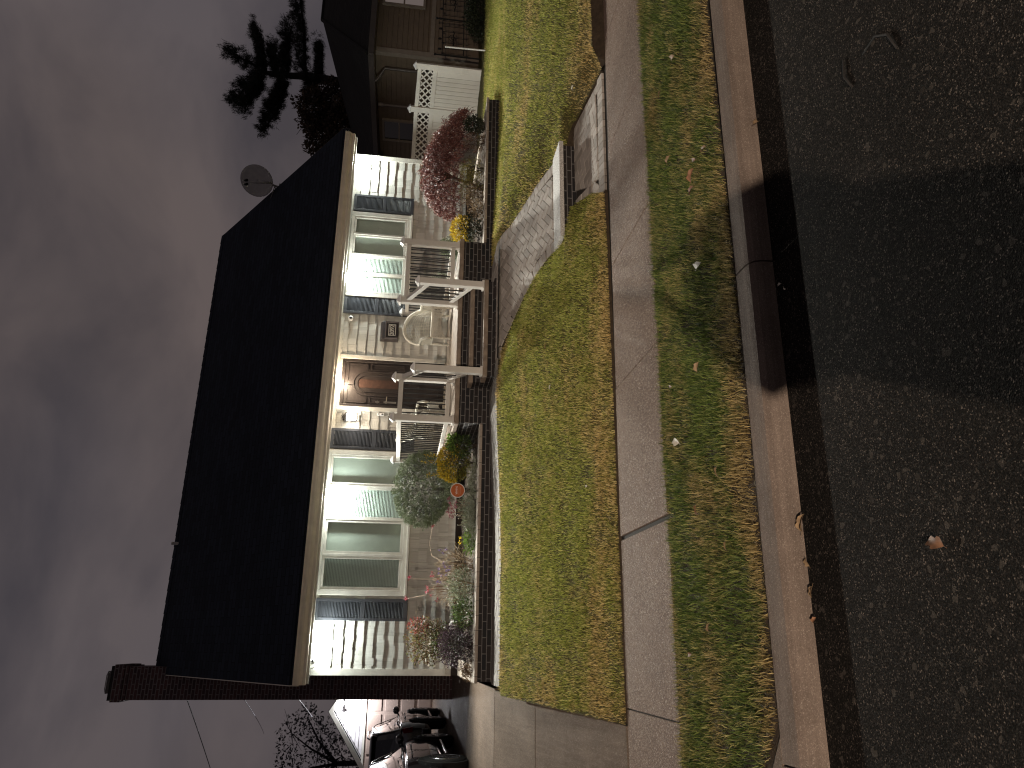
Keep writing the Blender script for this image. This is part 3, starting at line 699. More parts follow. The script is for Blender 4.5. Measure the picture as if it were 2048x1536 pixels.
# ------------------------------------------------------------------ raised planters
def planter(x0, x1, label, ends):
    t = thing('raised_planter', label, 'planter', ((x0+x1)/2, 12, .9))
    w = MB().box(x0, x1, PF+.0, PF+.20, .55, 1.045)
    if 'l' in ends: w.box(x0, x0+.2, PF+.201, 13.96, .55, 1.045)
    if 'r' in ends: w.box(x1-.2, x1, PF+.201, 13.96, .55, 1.045)
    w.build('brick_wall', M['brick'], t)
    c = MB().box(x0-(.02 if 'l' in ends else 0), x1+(.02 if 'r' in ends else 0), PF-.03, PF+.24, 1.046, 1.09)
    if 'l' in ends: c.box(x0-.02, x0+.24, PF+.241, 13.93, 1.046, 1.09)
    if 'r' in ends: c.box(x1-.24, x1+.02, PF+.241, 13.96, 1.046, 1.09)
    c.build('capstone', M['cap'], t, bevel=.008)
    g = grid('soil', lambda y: x0+.02, lambda y: x1-.02, PF+.22, 13.97, 40, 24, lambda x, y: 1.04+.05*math.sin(2.1*x)*math.sin(1.7*y)+random.gauss(0,.012), M['soil'])
    g.parent = t; g.data.transform(Matrix.Translation(-wloc(t)))
planter(-.47, 3.215, 'low brick planter left of the porch under the wide window, end next to the driveway', 'l')
planter(6.365, 9.30, 'low brick planter right of the porch holding the red maple', 'r')
# ------------------------------------------------------------------ lamps and small fixtures on the front wall
bulb_cold = emit('flood_lens_glow', (.92,1.0,.97), 60); bulb_warm = emit('warm_bulb_glow', (1.0,.80,.52), 26); lens_cool = emit('lantern_glow', (1,.93,.82), 14)
def lamp(name, kind, loc, power, col, target=None, size=.04, cone=150, blend=.6):
    l = bpy.data.lights.new(name, kind); l.energy = power; l.color = col
    l.shadow_soft_size = size
    o = bpy.data.objects.new(name, l); C.objects.link(o); o.location = loc
    if kind == 'SPOT':
        l.spot_size = R(cone); l.spot_blend = blend
    if target is not None: o.rotation_euler = (Vector(target)-Vector(loc)).to_track_quat('-Z','Y').to_euler()
    return o
COLD = (1.0,.98,.88); WARM = (1.0,.80,.58)
FP, FW = 980, 78
def floodlight(x, z, label, aim):
    t = thing('floodlight', label, 'floodlight', (x, 13.80, z), 'floodlights under the eave')
    MB().lathe([(.055,z+.085),(.055,z+.10)], (x,13.82,0), 16).lathe([(.016,z+.03),(.016,z+.086)], (x,13.82,0), 8).build('mount', M['white_plastic'], t)
    for s in (-1, 1):
        h = MB(); c = Vector((x+s*.075, 13.79, z)); d = Vector((s*.45,-.75,-.5)).normalized()
        h.tube([c - d*.06, c - d*.02, c + d*.03, c + d*.055], [.025,.04,.055,.058], 14); hd = h.build('lamp_head', M['white_plastic'], t, smooth=True)
        MB().tube([c + d*.0555, c + d*.060], [.050,.047], 14).build('lens', bulb_cold, hd)
    lamp('flood_beam', 'SPOT', (x, 13.70, z-.03), FP, COLD, (x+aim, 10.7, .9), .05, 116, 1.0)
    lamp('flood_spill', 'POINT', (x, 13.74, z-.075), FW, (.92,1.0,.94), None, .05)
floodlight(.12, 3.535, 'twin white floodlight under the eave beside the chimney corner, leftmost on the house', -.3)
floodlight(2.49, 3.535, 'twin white floodlight under the eave above the wide window', 0)
floodlight(7.02, 3.50, 'twin white floodlight under the eave above the small window', .2)
floodlight(9.62, 3.52, 'twin white floodlight under the eave at the corner above the red maple', .4)
# ceiling lamp over the door
t = thing('porch_lamp', 'two bare warm bulbs on a bracket under the eave above the front door', 'lamp', (4.78,13.78,3.55))
MB().lathe([(.05,3.585),(.05,3.618)], (4.78,13.78,0), 14).tube([(4.70,13.78,3.585),(4.86,13.78,3.585)], .012, 8).build('bracket', M['brass'], t)
for x in (4.715, 4.85): MB().lathe([(.014,3.585),(.018,3.57),(.032,3.55),(.037,3.525),(.028,3.495),(.008,3.485)], (x,13.78,0), 12).build('bulb', bulb_warm, t, smooth=True)
lamp('porch_bulb_light', 'POINT', (4.78,13.72,3.45), 34, WARM, None, .06)
# lit wall lantern left of the door
t = thing('wall_lantern', 'lit coach lantern on the shingles left of the front door', 'lantern', (4.05,13.9,3.2))
wlm = MB().box(4.01,4.09,13.93,13.965,3.16,3.40); wlm.tube([(4.05,13.93,3.36),(4.05,13.86,3.40),(4.05,13.84,3.36)], .010, 8)
wlm.lathe([(.02,3.40),(.05,3.37),(.095,3.335),(.095,3.325)], (4.05,13.84,0), 8); wlm.lathe([(.07,3.125),(.07,3.14)], (4.05,13.84,0), 8)
for k in range(4):
    a = PI/4+PI/2*k; wlm.bar((4.05+.066*math.cos(a),13.84+.066*math.sin(a),3.13), (4.05+.088*math.cos(a),13.84+.088*math.sin(a),3.33), .008, .008)
wlm.build('frame', M['black'], t); MB().lathe([(.055,3.145),(.076,3.31)], (4.05,13.84,0), 10).build('globe', lens_cool, t, smooth=True)
lamp('lantern_light', 'POINT', (4.05,13.70,3.22), 15, (1,.88,.72), None, .06)
# doorbell, cameras
t = thing('doorbell', 'small doorbell box on the shingles beside the door handle', 'doorbell', (4.24-.07,13.95,2.70))
MB().box(4.135,4.185,13.935,13.966,2.635,2.765).build('case', M['white_plastic'], t, bevel=.006); MB().lathe([(.014,13.93),(.014,13.936)], (4.16,0,2.67), 12, 'y').lathe([(.011,13.931),(.011,13.936)], (4.16,0,2.735), 12, 'y').build('button', M['black'], t)
def camera_dome(x, z, label, y=13.93):
    t = thing('security_camera', label, 'security camera', (x,y,z))
    MB().lathe([(.052,y+.037),(.052,y+.015),(.045,y)], (x,0,z), 18, 'y').build('housing', M['white_plastic'], t, smooth=True)
    MB().lathe([(.030,y+.001),(.027,y-.012),(.012,y-.02)], (x,0,z), 14, 'y').build('lens', M['black'], t, smooth=True)
camera_dome(6.12, 3.41, 'round white security camera on the shingles above the black mailbox')
t = thing('security_camera', 'white turret security camera under the eave at the chimney corner', 'security camera', (-.27,13.85,3.55))
MB().lathe([(.05,3.60),(.05,3.618)], (-.27,13.85,0), 14).ell((-.27,13.84,3.555), (.05,.05,.05), 14, 9).build('housing', M['white_plastic'], t, smooth=True)
MB().lathe([(.022,13.789),(.02,13.783),(.01,13.779)], (-.262,0,3.545), 12, 'y').build('lens', M['black'], t)
# wall mailbox with the house number
t = thing('mailbox', 'dark bronze wall mailbox with house number 2092 beside the front door', 'mailbox', (5.85,13.9,2.6))
bz = plain('bronze_mailbox', (.035,.028,.028), .35); bzl = plain('bronze_trim', (.16,.14,.135), .35, metal=.3)
b = MB().prism([(13.965,2.46),(13.80,2.46),(13.80,2.70),(13.825,2.765),(13.87,2.80),(13.965,2.815)], 'x', 5.665, 6.045).build('body', bz, t, bevel=.006)
bt = MB()
for q in ((5.672,5.70,2.465,2.715),(6.01,6.038,2.465,2.715),(5.701,6.009,2.69,2.715)): bt.box(q[0],q[1],13.788,13.799,q[2],q[3])
bt.build('front_trim', bzl, t, bevel=.003)
pq = MB()
for q in ((5.735,5.975,2.508,2.522),(5.735,5.975,2.638,2.652),(5.735,5.749,2.5225,2.6375),(5.961,5.975,2.5225,2.6375)): pq.box(q[0],q[1],13.789,13.798,q[2],q[3])
pq.build('number_frame', M['trim'], t)
text_mesh('number', '2092', .115, M['trim'], t, (5.855,13.794,2.58), .003, bold=.002, spacing=.95)
# satellite dish on the right rake
t = thing('satellite_dish', 'grey satellite dish on a strut at the right edge of the roof', 'satellite dish', (10.3,16.1,5.28))
dg_ = plain('grey_dish_paint', (.30,.29,.28), .5)
m = MB(); c = Vector((10.32,15.86,6.02)); nrm = Vector((-.62,-.70,.36)).normalized(); u = nrm.cross(Vector((0,0,1))).normalized(); w = u.cross(nrm)
b0 = len(m.v); rings = 7; seg = 28
for i in range(rings+1):
    r = i/rings
    for k in range(seg):
        a = 2*PI*k/seg; m.v.append(tuple(c + u*(math.cos(a)*.37*r) + w*(math.sin(a)*.43*r) - nrm*(.075*(1-r*r))))
for i in range(rings):
    for k in range(seg): m.f.append((i*seg+k, i*seg+(k+1)%seg, (i+1)*seg+(k+1)%seg, (i+1)*seg+k))
d = m.build('reflector', dg_, t, smooth=True, fix=False); sm = d.modifiers.new('Thickness','SOLIDIFY'); sm.thickness = .012
bk = c - nrm*.09
MB().tube([bk, bk-nrm*.10, (10.31,16.00,5.60), (10.30,16.12,5.25)], .026, 10).build('mast', dg_, t, smooth=True)
MB().tube([(10.31,16.0,5.62), (10.25,16.45,5.60)], .012, 8).tube([(10.31,16.0,5.62),(10.05,16.2,5.72)], .010, 8).build('strut', dg_, t)
MB().box(10.18,10.38,15.98,16.24,5.47,5.52).build('foot', dg_, t)
lo = c - w*.40
MB().tube([bk-w*.05, lo-nrm*.0, lo+nrm*.30+w*.22, c+nrm*.40+w*.02], .014, 8).build('feed_arm', dg_, t, smooth=True)
fc = c + nrm*.40 + w*.02
for s in (-1, 1): MB().tube([fc+u*s*.045+nrm*.05, fc+u*s*.045-nrm*.05], [.022,.034], 10).build('feed_horn', M['black'], t)
# round yard sign
t = thing('yard_sign', 'round orange security sign on a stake in front of the yellow shrub', 'sign', (2.36,12.0,1.05))
org = plain('orange_sign_face', (.42,.10,.022), .45, var=.06); sx_, sy_, sz_ = 2.365, 12.0, 1.325
MB().lathe([(.118,sy_+.001),(.118,sy_+.008)], (sx_,0,sz_), 32, 'y').build('panel', M['white_plastic'], t); MB().lathe([(.107,sy_-.003),(.107,sy_+.0008)], (sx_,0,sz_), 32, 'y').build('face', org, t)
text_mesh('lettering', 'vivint', .062, M['white_plastic'], t, (sx_,sy_-.005,sz_+.02), .001)
ln = MB()
for dz, hw in ((-.022,.07),(-.045,.06)): ln.box(sx_-hw, sx_+hw, sy_-.006, sy_-.0035, sz_+dz-.003, sz_+dz+.003)
ln.build('small_print', plain('pale_orange_print', (.55,.25,.14), .5), t)
MB().box(sx_-.012, sx_+.012, sy_+.009, sy_+.018, 1.0, sz_+.08).build('stake', M['black'], t)
# ------------------------------------------------------------------ wicker chairs
wick = plain('white_wicker', (.58,.55,.47), .55, var=.12, scale=40, bump=.003, bscale=160)
def make_chair():
    t = thing('wicker_chair', 'white wicker armchair with rounded back under the mailbox', 'chair', (0,0,0))
    def weave(m, surf, nu, nv, ru=.0055, rv=.005):           # surf(u, v) -> point; canes along v woven through rods along u
        for i in range(nu+1): m.tube([surf(i/nu, j/16) for j in range(17)], rv, 5, cap=False)
        for j in range(nv+1): m.tube([tuple(Vector(surf(i/(2*nu), j/nv)) + Vector((0, .004*(-1)**(i+j), 0))) for i in range(2*nu+1)], ru, 5, cap=False)
    def backs(u, v):                                        # wraps round from arm to arm, high in the middle
        a = PI*(u-.5)*1.0; x = .31*math.sin(a); y = .10+.17*math.cos(a); hh = .40+.50*max(0, math.cos(a))**.75
        z = .37 + (hh-.37)*v if hh > .37 else .37; z = .37 + (max(hh, .58)-.37)*v
        return (x*(1+.10*v), y + .09*v*math.cos(a) , z)
    b = MB(); weave(b, backs, 34, 11); b.build('backrest', wick, t, smooth=True)
    rim = MB(); pts = [backs(i/28, 1.0) for i in range(29)]; rim.tube(pts, [.026+.006*math.sin(PI*i/28) for i in range(29)], 8); rim.build('rolled_rim', wick, t, smooth=True)
    for s in (-1, 1):
        MB().tube([(s*.345,.10,.58),(s*.35,-.12,.58),(s*.335,-.24,.56),(s*.31,-.27,.47),(s*.30,-.26,.37)], .024, 8).build('arm', wick, t, smooth=True)
        a = MB()
        for k in range(9): a.tube([(s*.33,.10-.04*k,.37),(s*.343,.10-.04*k,.575)], .005, 5, cap=False)
        a.build('arm_canes', wick, t)
    se = MB().box(-.30,.30,-.27,.27,.335,.375)
    for k in range(25): se.tube([(-.29,-.265+.0215*k,.379),(.29,-.265+.0215*k,.379)], .006, 5)
    se.build('seat', wick, t, bevel=.01)
    ap = MB(); weave(ap, lambda u, v: (-.30+.60*u, -.275, .34-(.14+.10*abs(2*u-1)**2)*v), 26, 7); ap.build('apron', wick, t)
    for x in (-.28,.28):
        for y in (-.255,.25): MB().tube([(x,y,.35),(x*1.03,y*1.03,0.002)], .019, 8).build('leg', wick, t)
    for s in (-1, 1): MB().tube([(s*.28,-.26,.10),(s*.20,-.265,.18)], .010, 6).tube([(s*.285,-.25,.10),(s*.285,.25,.10)], .009, 6).build('brace', wick, t)
    return t
ch1 = make_chair(); ch1.location = (5.63,12.95,1.487); ch1.rotation_euler.z = R(-8); ch1['group'] = 'wicker chairs on the porch'; ch1.scale = (1,1,.95)
ch2 = dup(ch1); ch2.location = (3.66,12.55,1.487); ch2.rotation_euler.z = R(58); ch2['label'] = 'white wicker armchair behind the porch railing left of the door'
# ------------------------------------------------------------------ planting
def leaves(name, P, D, L, W, mat, parent=None, jit=.35):      # P points, D directions the leaves grow in
    n = len(P); P = np.asarray(P, np.float32); D = np.asarray(D, np.float32) + rng.normal(0, jit, (n,3)).astype(np.float32)
    D /= np.linalg.norm(D, axis=1, keepdims=True)+1e-9
    T = rng.normal(0, 1, (n,3)).astype(np.float32); S = np.cross(D, T); S /= np.linalg.norm(S, axis=1, keepdims=True)+1e-9; U = np.cross(S, D)
    l = (L*rng.uniform(.6, 1.25, n))[:,None]; w = (W*rng.uniform(.7, 1.2, n))[:,None]
    V = np.stack([P, P + D*l*.45 + S*w*.5 + U*w*.15, P + D*l, P + D*l*.45 - S*w*.5 + U*w*.15], 1)
    return fast_mesh(name, V.reshape(-1,3), np.arange(n*4).reshape(-1,4), mat, parent)
def shell(n, c, r, lo=.72, cut=-1.0, lump=.10, k=5.0):         # points in the outer part of a lumpy ellipsoid
    c = np.array(c); r = np.array(r); d = rng.normal(0,1,(n*2,3)); d /= np.linalg.norm(d,axis=1,keepdims=True); d = d[d[:,2] > cut][:n]
    ph = rng.uniform(0,6,6)
    lm = 1 + lump*(np.sin(k*d[:,0]+ph[0])*np.sin(k*d[:,1]+ph[1]) + .7*np.sin(1.7*k*d[:,2]+ph[2])*np.sin(1.6*k*d[:,0]+ph[3]))
    rad = (lo + (1-lo)*rng.uniform(0,1,len(d))**.6)*lm
    return c + d*r*rad[:,None], d
def stems(name, base, tips, r, mat, parent, bend=.06):
    m = MB()
    for t in tips:
        b = Vector(base) + Vector((random.gauss(0,.02), random.gauss(0,.02), 0)); t = Vector(t); mid = (b+t)/2 + Vector((random.gauss(0,bend), random.gauss(0,bend), abs(random.gauss(0,bend))))
        m.tube([b, mid, t], [r, r*.7, r*.35], 6)
    return m.build(name, mat, parent, smooth=True)
bark = plain('shrub_bark', (.055,.042,.032), .85, var=.4, scale=20, bump=.003)
L_ = {}
L_['spruce'] = leafmat('blue_spruce_needles', [(0,(.042,.058,.028)),(.5,(.112,.138,.076)),(1,(.205,.23,.145))], .7, .1, .08)
L_['gold'] = leafmat('golden_leaves', [(0,(.16,.10,.010)),(.35,(.36,.24,.018)),(.75,(.52,.37,.03)),(1,(.62,.50,.08))], .4, .3)
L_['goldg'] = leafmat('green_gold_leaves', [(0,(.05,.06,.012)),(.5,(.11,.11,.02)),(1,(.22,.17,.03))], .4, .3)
L_['green'] = leafmat('mid_green_leaves', [(0,(.025,.045,.012)),(.5,(.055,.09,.025)),(1,(.11,.15,.045))], .4, .3)
L_['bright'] = leafmat('bright_green_leaves', [(0,(.05,.09,.015)),(.5,(.10,.17,.03)),(1,(.17,.24,.06))], .4, .35)
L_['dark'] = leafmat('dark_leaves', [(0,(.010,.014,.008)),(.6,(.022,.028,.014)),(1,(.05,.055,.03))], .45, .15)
L_['juniper'] = leafmat('grey_juniper', [(0,(.07,.078,.05)),(.5,(.125,.13,.088)),(1,(.20,.20,.14))], .7, .15)
L_['purple'] = leafmat('purple_barberry', [(0,(.022,.012,.018)),(.6,(.05,.028,.042)),(1,(.12,.085,.10))], .45, .2)
L_['rose'] = leafmat('rose_leaves', [(0,(.05,.022,.014)),(.3,(.11,.055,.030)),(.6,(.075,.085,.03)),(.85,(.13,.12,.05)),(1,(.22,.15,.09))], .45, .3)
L_['redtip'] = leafmat('red_tips', [(0,(.14,.025,.022)),(1,(.27,.07,.055))], .45, .3)
L_['maple'] = leafmat('red_maple_leaves', [(0,(.038,.010,.010)),(.4,(.085,.027,.022)),(.8,(.145,.055,.045)),(1,(.22,.11,.085))], .5, .15)
L_['pink'] = leafmat('pink_petals', [(0,(.20,.06,.08)),(1,(.36,.15,.17))], .5, .3)
L_['red'] = leafmat('red_petals', [(0,(.22,.03,.05)),(1,(.38,.08,.10))], .5, .3)
L_['violet'] = leafmat('violet_petals', [(0,(.10,.07,.20)),(1,(.20,.15,.33))], .5, .3)
L_['white'] = leafmat('white_petals', [(0,(.55,.52,.45)),(1,(.75,.72,.65))], .5, .3)
L_['yellow'] = leafmat('yellow_petals', [(0,(.55,.38,.02)),(1,(.72,.55,.06))], .5, .3)
L_['straw'] = leafmat('dry_stalks', [(0,(.12,.075,.045)),(.5,(.21,.15,.09)),(1,(.34,.27,.18))], .6, .25)
L_['brown'] = leafmat('brown_foliage', [(0,(.045,.028,.018)),(.5,(.11,.07,.042)),(1,(.20,.14,.085))], .6, .25)
L_['olive'] = leafmat('olive_leaves', [(0,(.06,.05,.018)),(.5,(.14,.12,.03)),(1,(.26,.21,.06))], .5, .3)
L_['silver'] = leafmat('silver_green_leaves', [(0,(.07,.085,.05)),(.5,(.15,.17,.11)),(1,(.27,.28,.19))], .5, .3)
def shrub(name, label, cat, base, parts, stem_r=.008, nst=7, group=None):
    t = thing(name, label, cat, base, group)
    tips = []
    for nm, mat, n, c, r, Lf, Wf, kw in parts:
        P, d = shell(n, c, r, **{k: v for k, v in kw.items() if k in ('lo','cut','lump','k')})
        D = d*kw.get('out', 1) + np.array([0,0,kw.get('up', .4)])
        leaves(nm, P, D, Lf, Wf, mat, t, kw.get('jit', .5))
        for i in range(max(2, nst//len(parts))):
            a = random.uniform(0, 2*PI); q = random.uniform(.2,.75); tips.append((c[0]+r[0]*q*math.cos(a), c[1]+r[1]*q*math.sin(a), c[2]+r[2]*random.uniform(0,.6)))
    if nst: stems('stem', (base[0], base[1], base[2]-.03), tips, stem_r, bark, t)
    return t
# blue globe spruce: sprays of needles over a rounded crown
t = thing('globe_spruce', 'blue green globe spruce, big rounded crown between the wide window and the porch', 'shrub', (2.46,12.5,1.06))
P, d = shell(900, (2.46,12.5,1.875), (.60,.58,.46), lo=.93, lump=.03, k=6)
PP = []; DD = []
for p, q in zip(P, d):
    k = 60; ax = q + rng.normal(0,.25,3); ax /= np.linalg.norm(ax); L0 = rng.uniform(.05,.10)
    s = rng.uniform(0,1,k); PP.append(p - ax*.03 + ax*(s*L0)[:,None] + rng.normal(0,.016,(k,3))*(1-s*.7)[:,None]); v = rng.normal(0,1,(k,3)); v -= (v@ax)[:,None]*ax; v /= np.linalg.norm(v,axis=1,keepdims=True); DD.append(ax*.75 + v*.8)
leaves('foliage', np.concatenate(PP), np.concatenate(DD), .026, .0055, L_['spruce'], t, .1)
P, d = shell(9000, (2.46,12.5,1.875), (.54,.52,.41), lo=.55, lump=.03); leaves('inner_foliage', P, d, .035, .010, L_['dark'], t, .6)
MB().tube([(2.46,12.5,1.0),(2.47,12.5,1.3),(2.46,12.51,1.8)], [.05,.042,.025], 10).build('trunk', bark, t, smooth=True)
# golden euonymus left: rounded, three upright shoots
t = shrub('golden_shrub', 'rounded golden yellow shrub with upright shoots behind the round orange sign', 'shrub', (2.80,11.95,1.06),
  [('foliage', L_['gold'], 1500, (2.80,11.93,1.43), (.31,.29,.235), .038, .022, dict(lo=.86, cut=-.35, lump=.06)),
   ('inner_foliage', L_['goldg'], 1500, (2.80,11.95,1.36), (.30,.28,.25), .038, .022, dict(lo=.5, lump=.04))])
for (x, h) in ((2.90,1.88),(2.80,1.93),(2.58,1.83)):
    pp, dd2 = [], []
    for i in range(46): z = 1.58+(h-1.58)*i/46; pp.append((x+random.gauss(0,.018), 11.93+random.gauss(0,.018), z)); dd2.append((random.gauss(0,.7), random.gauss(0,.7), .6))
    leaves('shoot', pp, dd2, .04, .022, L_['gold'], t, .3)
shrub('leafy_shrub', 'loose green leafy shrub against the left side of the porch', 'shrub', (3.05,11.75,1.06), [('foliage', L_['green'], 900, (3.04,11.75,1.33), (.20,.28,.19), .05, .022, dict(lo=.45)), ('top_foliage', L_['bright'], 320, (3.06,11.65,1.40), (.16,.22,.15), .05, .022, dict(lo=.6, cut=0))])
# spreading juniper spilling over the cap
t = thing('juniper', 'grey green spreading juniper lying over the planter cap in front of the globe spruce', 'shrub', (2.1,11.3,1.09))
PP, DD = [], []
for i in range(330):
    x = random.uniform(1.50,2.62); y = random.uniform(11.06,11.55); z = 1.09+.02+.10*random.random()*math.sin(PI*min(1,max(0,(x-1.4)/1.3))); a = random.uniform(-PI,PI); dv_ = np.array([math.cos(a), math.sin(a)*.8-.2, random.uniform(-.05,.55)])
    L0 = random.uniform(.08,.20); s = rng.uniform(0,1,22)
    PP.append(np.array([x,y,z]) + dv_*(s*L0)[:,None]); DD.append(np.tile(dv_,(22,1)))
leaves('foliage', np.concatenate(PP), np.concatenate(DD), .028, .006, L_['juniper'], t, .55)
stems('stem', (2.1,11.5,1.06), [(1.6,11.2,1.13),(2.5,11.2,1.13),(2.0,11.12,1.12),(1.8,11.4,1.15),(2.4,11.4,1.15)], .012, bark, t)
# mixed flower border
def flower_plant(label, base, h, spread, leafm, nl, fl, nf, flm, fsize, cat='flower', leafL=.05, leafW=.018, dense=.6, name='flowering_plant'):
    t = thing(name, label, cat, base); x, y, z = base; tips = []
    for i in range(nf): 
        a = random.uniform(0,2*PI); q = spread*math.sqrt(random.random()); tips.append((x+q*math.cos(a), y+q*.8*math.sin(a), z+h*random.uniform(.75,1.1)))
    if tips: 
        m = MB()
        for tp in tips:
            b = Vector((x+(tp[0]-x)*.3, y+(tp[1]-y)*.3, z-.02)); tp = Vector(tp); m.tube([b, (b+tp)/2+Vector((random.gauss(0,.02),random.gauss(0,.02),.02)), tp], [.0045,.0035,.0025], 5, cap=False)
        m.build('stem', STALK, t)
        P = np.repeat(np.array(tips), fl, 0) + rng.normal(0, fsize*.45, (len(tips)*fl, 3)); leaves('blossom', P, rng.normal(0,1,P.shape)+[0,0,.5], fsize, fsize*.75, flm, t, .3)
    P, d = shell(nl, (x,y,z+h*dense*.5), (spread*1.05, spread*.9, h*dense*.6), lo=.25); leaves('foliage', P, d+[0,0,.6], leafL, leafW, leafm, t, .6)
    return t
STALK = plain('dry_stalk', (.20,.14,.09), .7, var=.3)
flower_plant('dusty pink stonecrop heads beside the juniper', (2.05,11.75,1.06), .40, .17, L_['silver'], 420, 26, 14, L_['pink'], .022)
flower_plant('pale leafy clump between the stonecrop and the bright green plant', (1.84,11.6,1.06), .30, .20, L_['silver'], 620, 4, 6, L_['white'], .02)
flower_plant('bright green leafy clump with one yellow bloom low in the planter', (1.50,11.5,1.06), .27, .20, L_['bright'], 560, 7, 2, L_['yellow'], .03)
flower_plant('tangle of dry straw stalks with violet flowers under the wide window', (1.15,11.75,1.06), .50, .28, L_['straw'], 900, 16, 16, L_['violet'], .02, leafL=.13, leafW=.006, dense=.95)
flower_plant('dry stalks with red blooms leaning on the shingles beside the shutter', (.88,12.3,1.06), .62, .28, L_['straw'], 620, 9, 13, L_['red'], .024, leafL=.12, leafW=.006, dense=.9)
flower_plant('grey green bushy perennial with small white flowers at the planter edge', (.82,11.5,1.06), .40, .30, L_['silver'], 1500, 5, 12, L_['white'], .016, leafL=.045, leafW=.014, dense=.95)
flower_plant('green bushy perennial with wiry stems next to the purple barberry', (.45,11.45,1.06), .33, .22, L_['green'], 900, 4, 8, L_['white'], .014, leafL=.045, leafW=.014, dense=.95)
t = thing('climbing_rose', 'two long arching bare stems with single pink blooms in front of the shaded shingles', 'flower', (1.25,12.4,1.06))
m = MB(); heads = []
for pts in ([(1.25,12.4,1.05),(1.30,12.6,1.5),(1.42,12.9,1.66),(1.62,13.0,1.70),(1.93,13.0,1.66)], [(1.05,12.4,1.05),(1.02,12.7,1.6),(1.04,12.9,1.95),(1.06,12.9,2.02)], [(.9,12.4,1.05),(.78,12.7,1.7),(.72,12.9,2.05)]):
    m.tube(pts, [.006,.005,.0045,.004,.003][:len(pts)], 6); heads.append(pts[-1])
m.build('stem', STALK, t, smooth=True); P = np.repeat(np.array(heads), 30, 0)+rng.normal(0,.012,(90,3)); leaves('blossom', P, rng.normal(0,1,P.shape), .028, .022, L_['red'], t)
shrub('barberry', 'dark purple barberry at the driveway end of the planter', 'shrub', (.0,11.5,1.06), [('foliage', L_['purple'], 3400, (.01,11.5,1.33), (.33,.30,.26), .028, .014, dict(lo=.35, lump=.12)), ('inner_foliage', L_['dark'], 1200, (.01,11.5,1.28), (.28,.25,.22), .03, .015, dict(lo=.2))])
shrub('rose_bush', 'tall rose bush with bronze and green leaves under the leftmost floodlight', 'shrub', (.05,12.5,1.06), [('foliage', L_['rose'], 2300, (.06,12.5,1.66), (.36,.32,.36), .040, .022, dict(lo=.25, lump=.16)), ('young_foliage', L_['redtip'], 240, (.30,12.45,1.85), (.12,.16,.17), .04, .018, dict(lo=.3)), ('lower_foliage', L_['green'], 620, (.05,12.4,1.42), (.26,.26,.22), .042, .024, dict(lo=.3))], .010, 14)
t = thing('garden_stone', 'smooth white stone half hidden behind the planter flowers', 'stone', (.28,12.1,1.1)); MB().ell((.28,12.1,1.33), (.085,.07,.055), 14, 9).build('stone', M['white_plastic'], t, smooth=True); MB().tube([(.28,12.1,1.02),(.28,12.1,1.31)], .03, 8).build('pedestal', M['tread'], t)
t = thing('weeping_grass', 'trailing withered plant hanging over the planter cap at the driveway corner', 'plant', (-.30,11.6,1.09))
P = np.stack([rng.normal(-.32,.06,260), rng.uniform(11.25,11.75,260), rng.uniform(1.09,1.24,260)],1); leaves('foliage', P, np.tile([-.4,-.2,-.5],(260,1)), .11, .010, L_['brown'], t, .35)
# right planter
t = thing('japanese_maple', 'weeping dark red maple with a drooping dome crown in the right planter', 'tree', (8.10,12.0,1.06))
tk = MB(); top = (8.36,12.15,1.60)
tk.tube([(8.08,12.0,1.0),(8.12,12.02,1.2),(8.24,12.08,1.42),top,(8.50,12.2,1.86)], [.055,.045,.04,.036,.02], 10)
for k in range(16):
    a = 2*PI*k/16+random.uniform(-.2,.2); ex = random.uniform(.65,1.0); tx, ty = 8.62+1.05*ex*math.cos(a), 12.2+.62*ex*math.sin(a)
    tk.tube([(8.36,12.15,1.62+.1*random.random()), (8.36+(tx-8.36)*.4, 12.15+(ty-12.15)*.4, 2.02+random.uniform(-.05,.05)), (8.36+(tx-8.36)*.8, 12.15+(ty-12.15)*.8, 1.92), (tx,ty,1.66)], [.02,.014,.009,.004], 6)
tk.build('trunk', plain('maple_bark', (.075,.058,.045), .85, var=.4, scale=14, bump=.004), t, smooth=True)
PP, DD = [], []
for i in range(2300):
    a = random.uniform(0,2*PI); q = math.sqrt(random.random()); tx = 8.66+1.14*q*math.cos(a); ty = 12.15+.66*q*math.sin(a)
    zt = 1.60 + .60*(1-q**2.0)**.7*(1 - .22*math.cos(a)*q) + random.gauss(0,.03); zt += -.10*q*math.cos(a)
    lo = max(1.50-.02*math.cos(a)*q, zt-.42); zz = zt - abs(random.gauss(0,.13)) if random.random() < .6 else random.uniform(lo, zt)
    hang = np.array([math.cos(a)*.45*q, math.sin(a)*.45*q - .1, -.55-.3*q]); k = 9
    PP.append(np.array([tx,ty,zz]) + hang*(rng.uniform(0,.10,k))[:,None] + rng.normal(0,.014,(k,3))); DD.append(np.tile(hang,(k,1)))
leaves('crown', np.concatenate(PP), np.concatenate(DD), .062, .0125, L_['maple'], t, .42)
shrub('golden_shrub', 'small golden yellow shrub against the right side of the porch', 'shrub', (6.92,11.6,1.06), [('foliage', L_['gold'], 820, (6.92,11.6,1.42), (.24,.24,.19), .048, .028, dict(lo=.7, cut=-.5, lump=.08)), ('inner_foliage', L_['dark'], 700, (6.98,11.55,1.28), (.24,.22,.20), .045, .025, dict(lo=.3))])
shrub('dwarf_spruce', 'small blue green conifer behind the small golden shrub', 'shrub', (7.08,12.5,1.06), [('foliage', L_['spruce'], 2600, (7.06,12.5,1.52), (.20,.20,.26), .05, .007, dict(lo=.35, up=.7)), ('lower_foliage', L_['spruce'], 1800, (7.1,12.5,1.32), (.28,.26,.22), .05, .007, dict(lo=.4))])
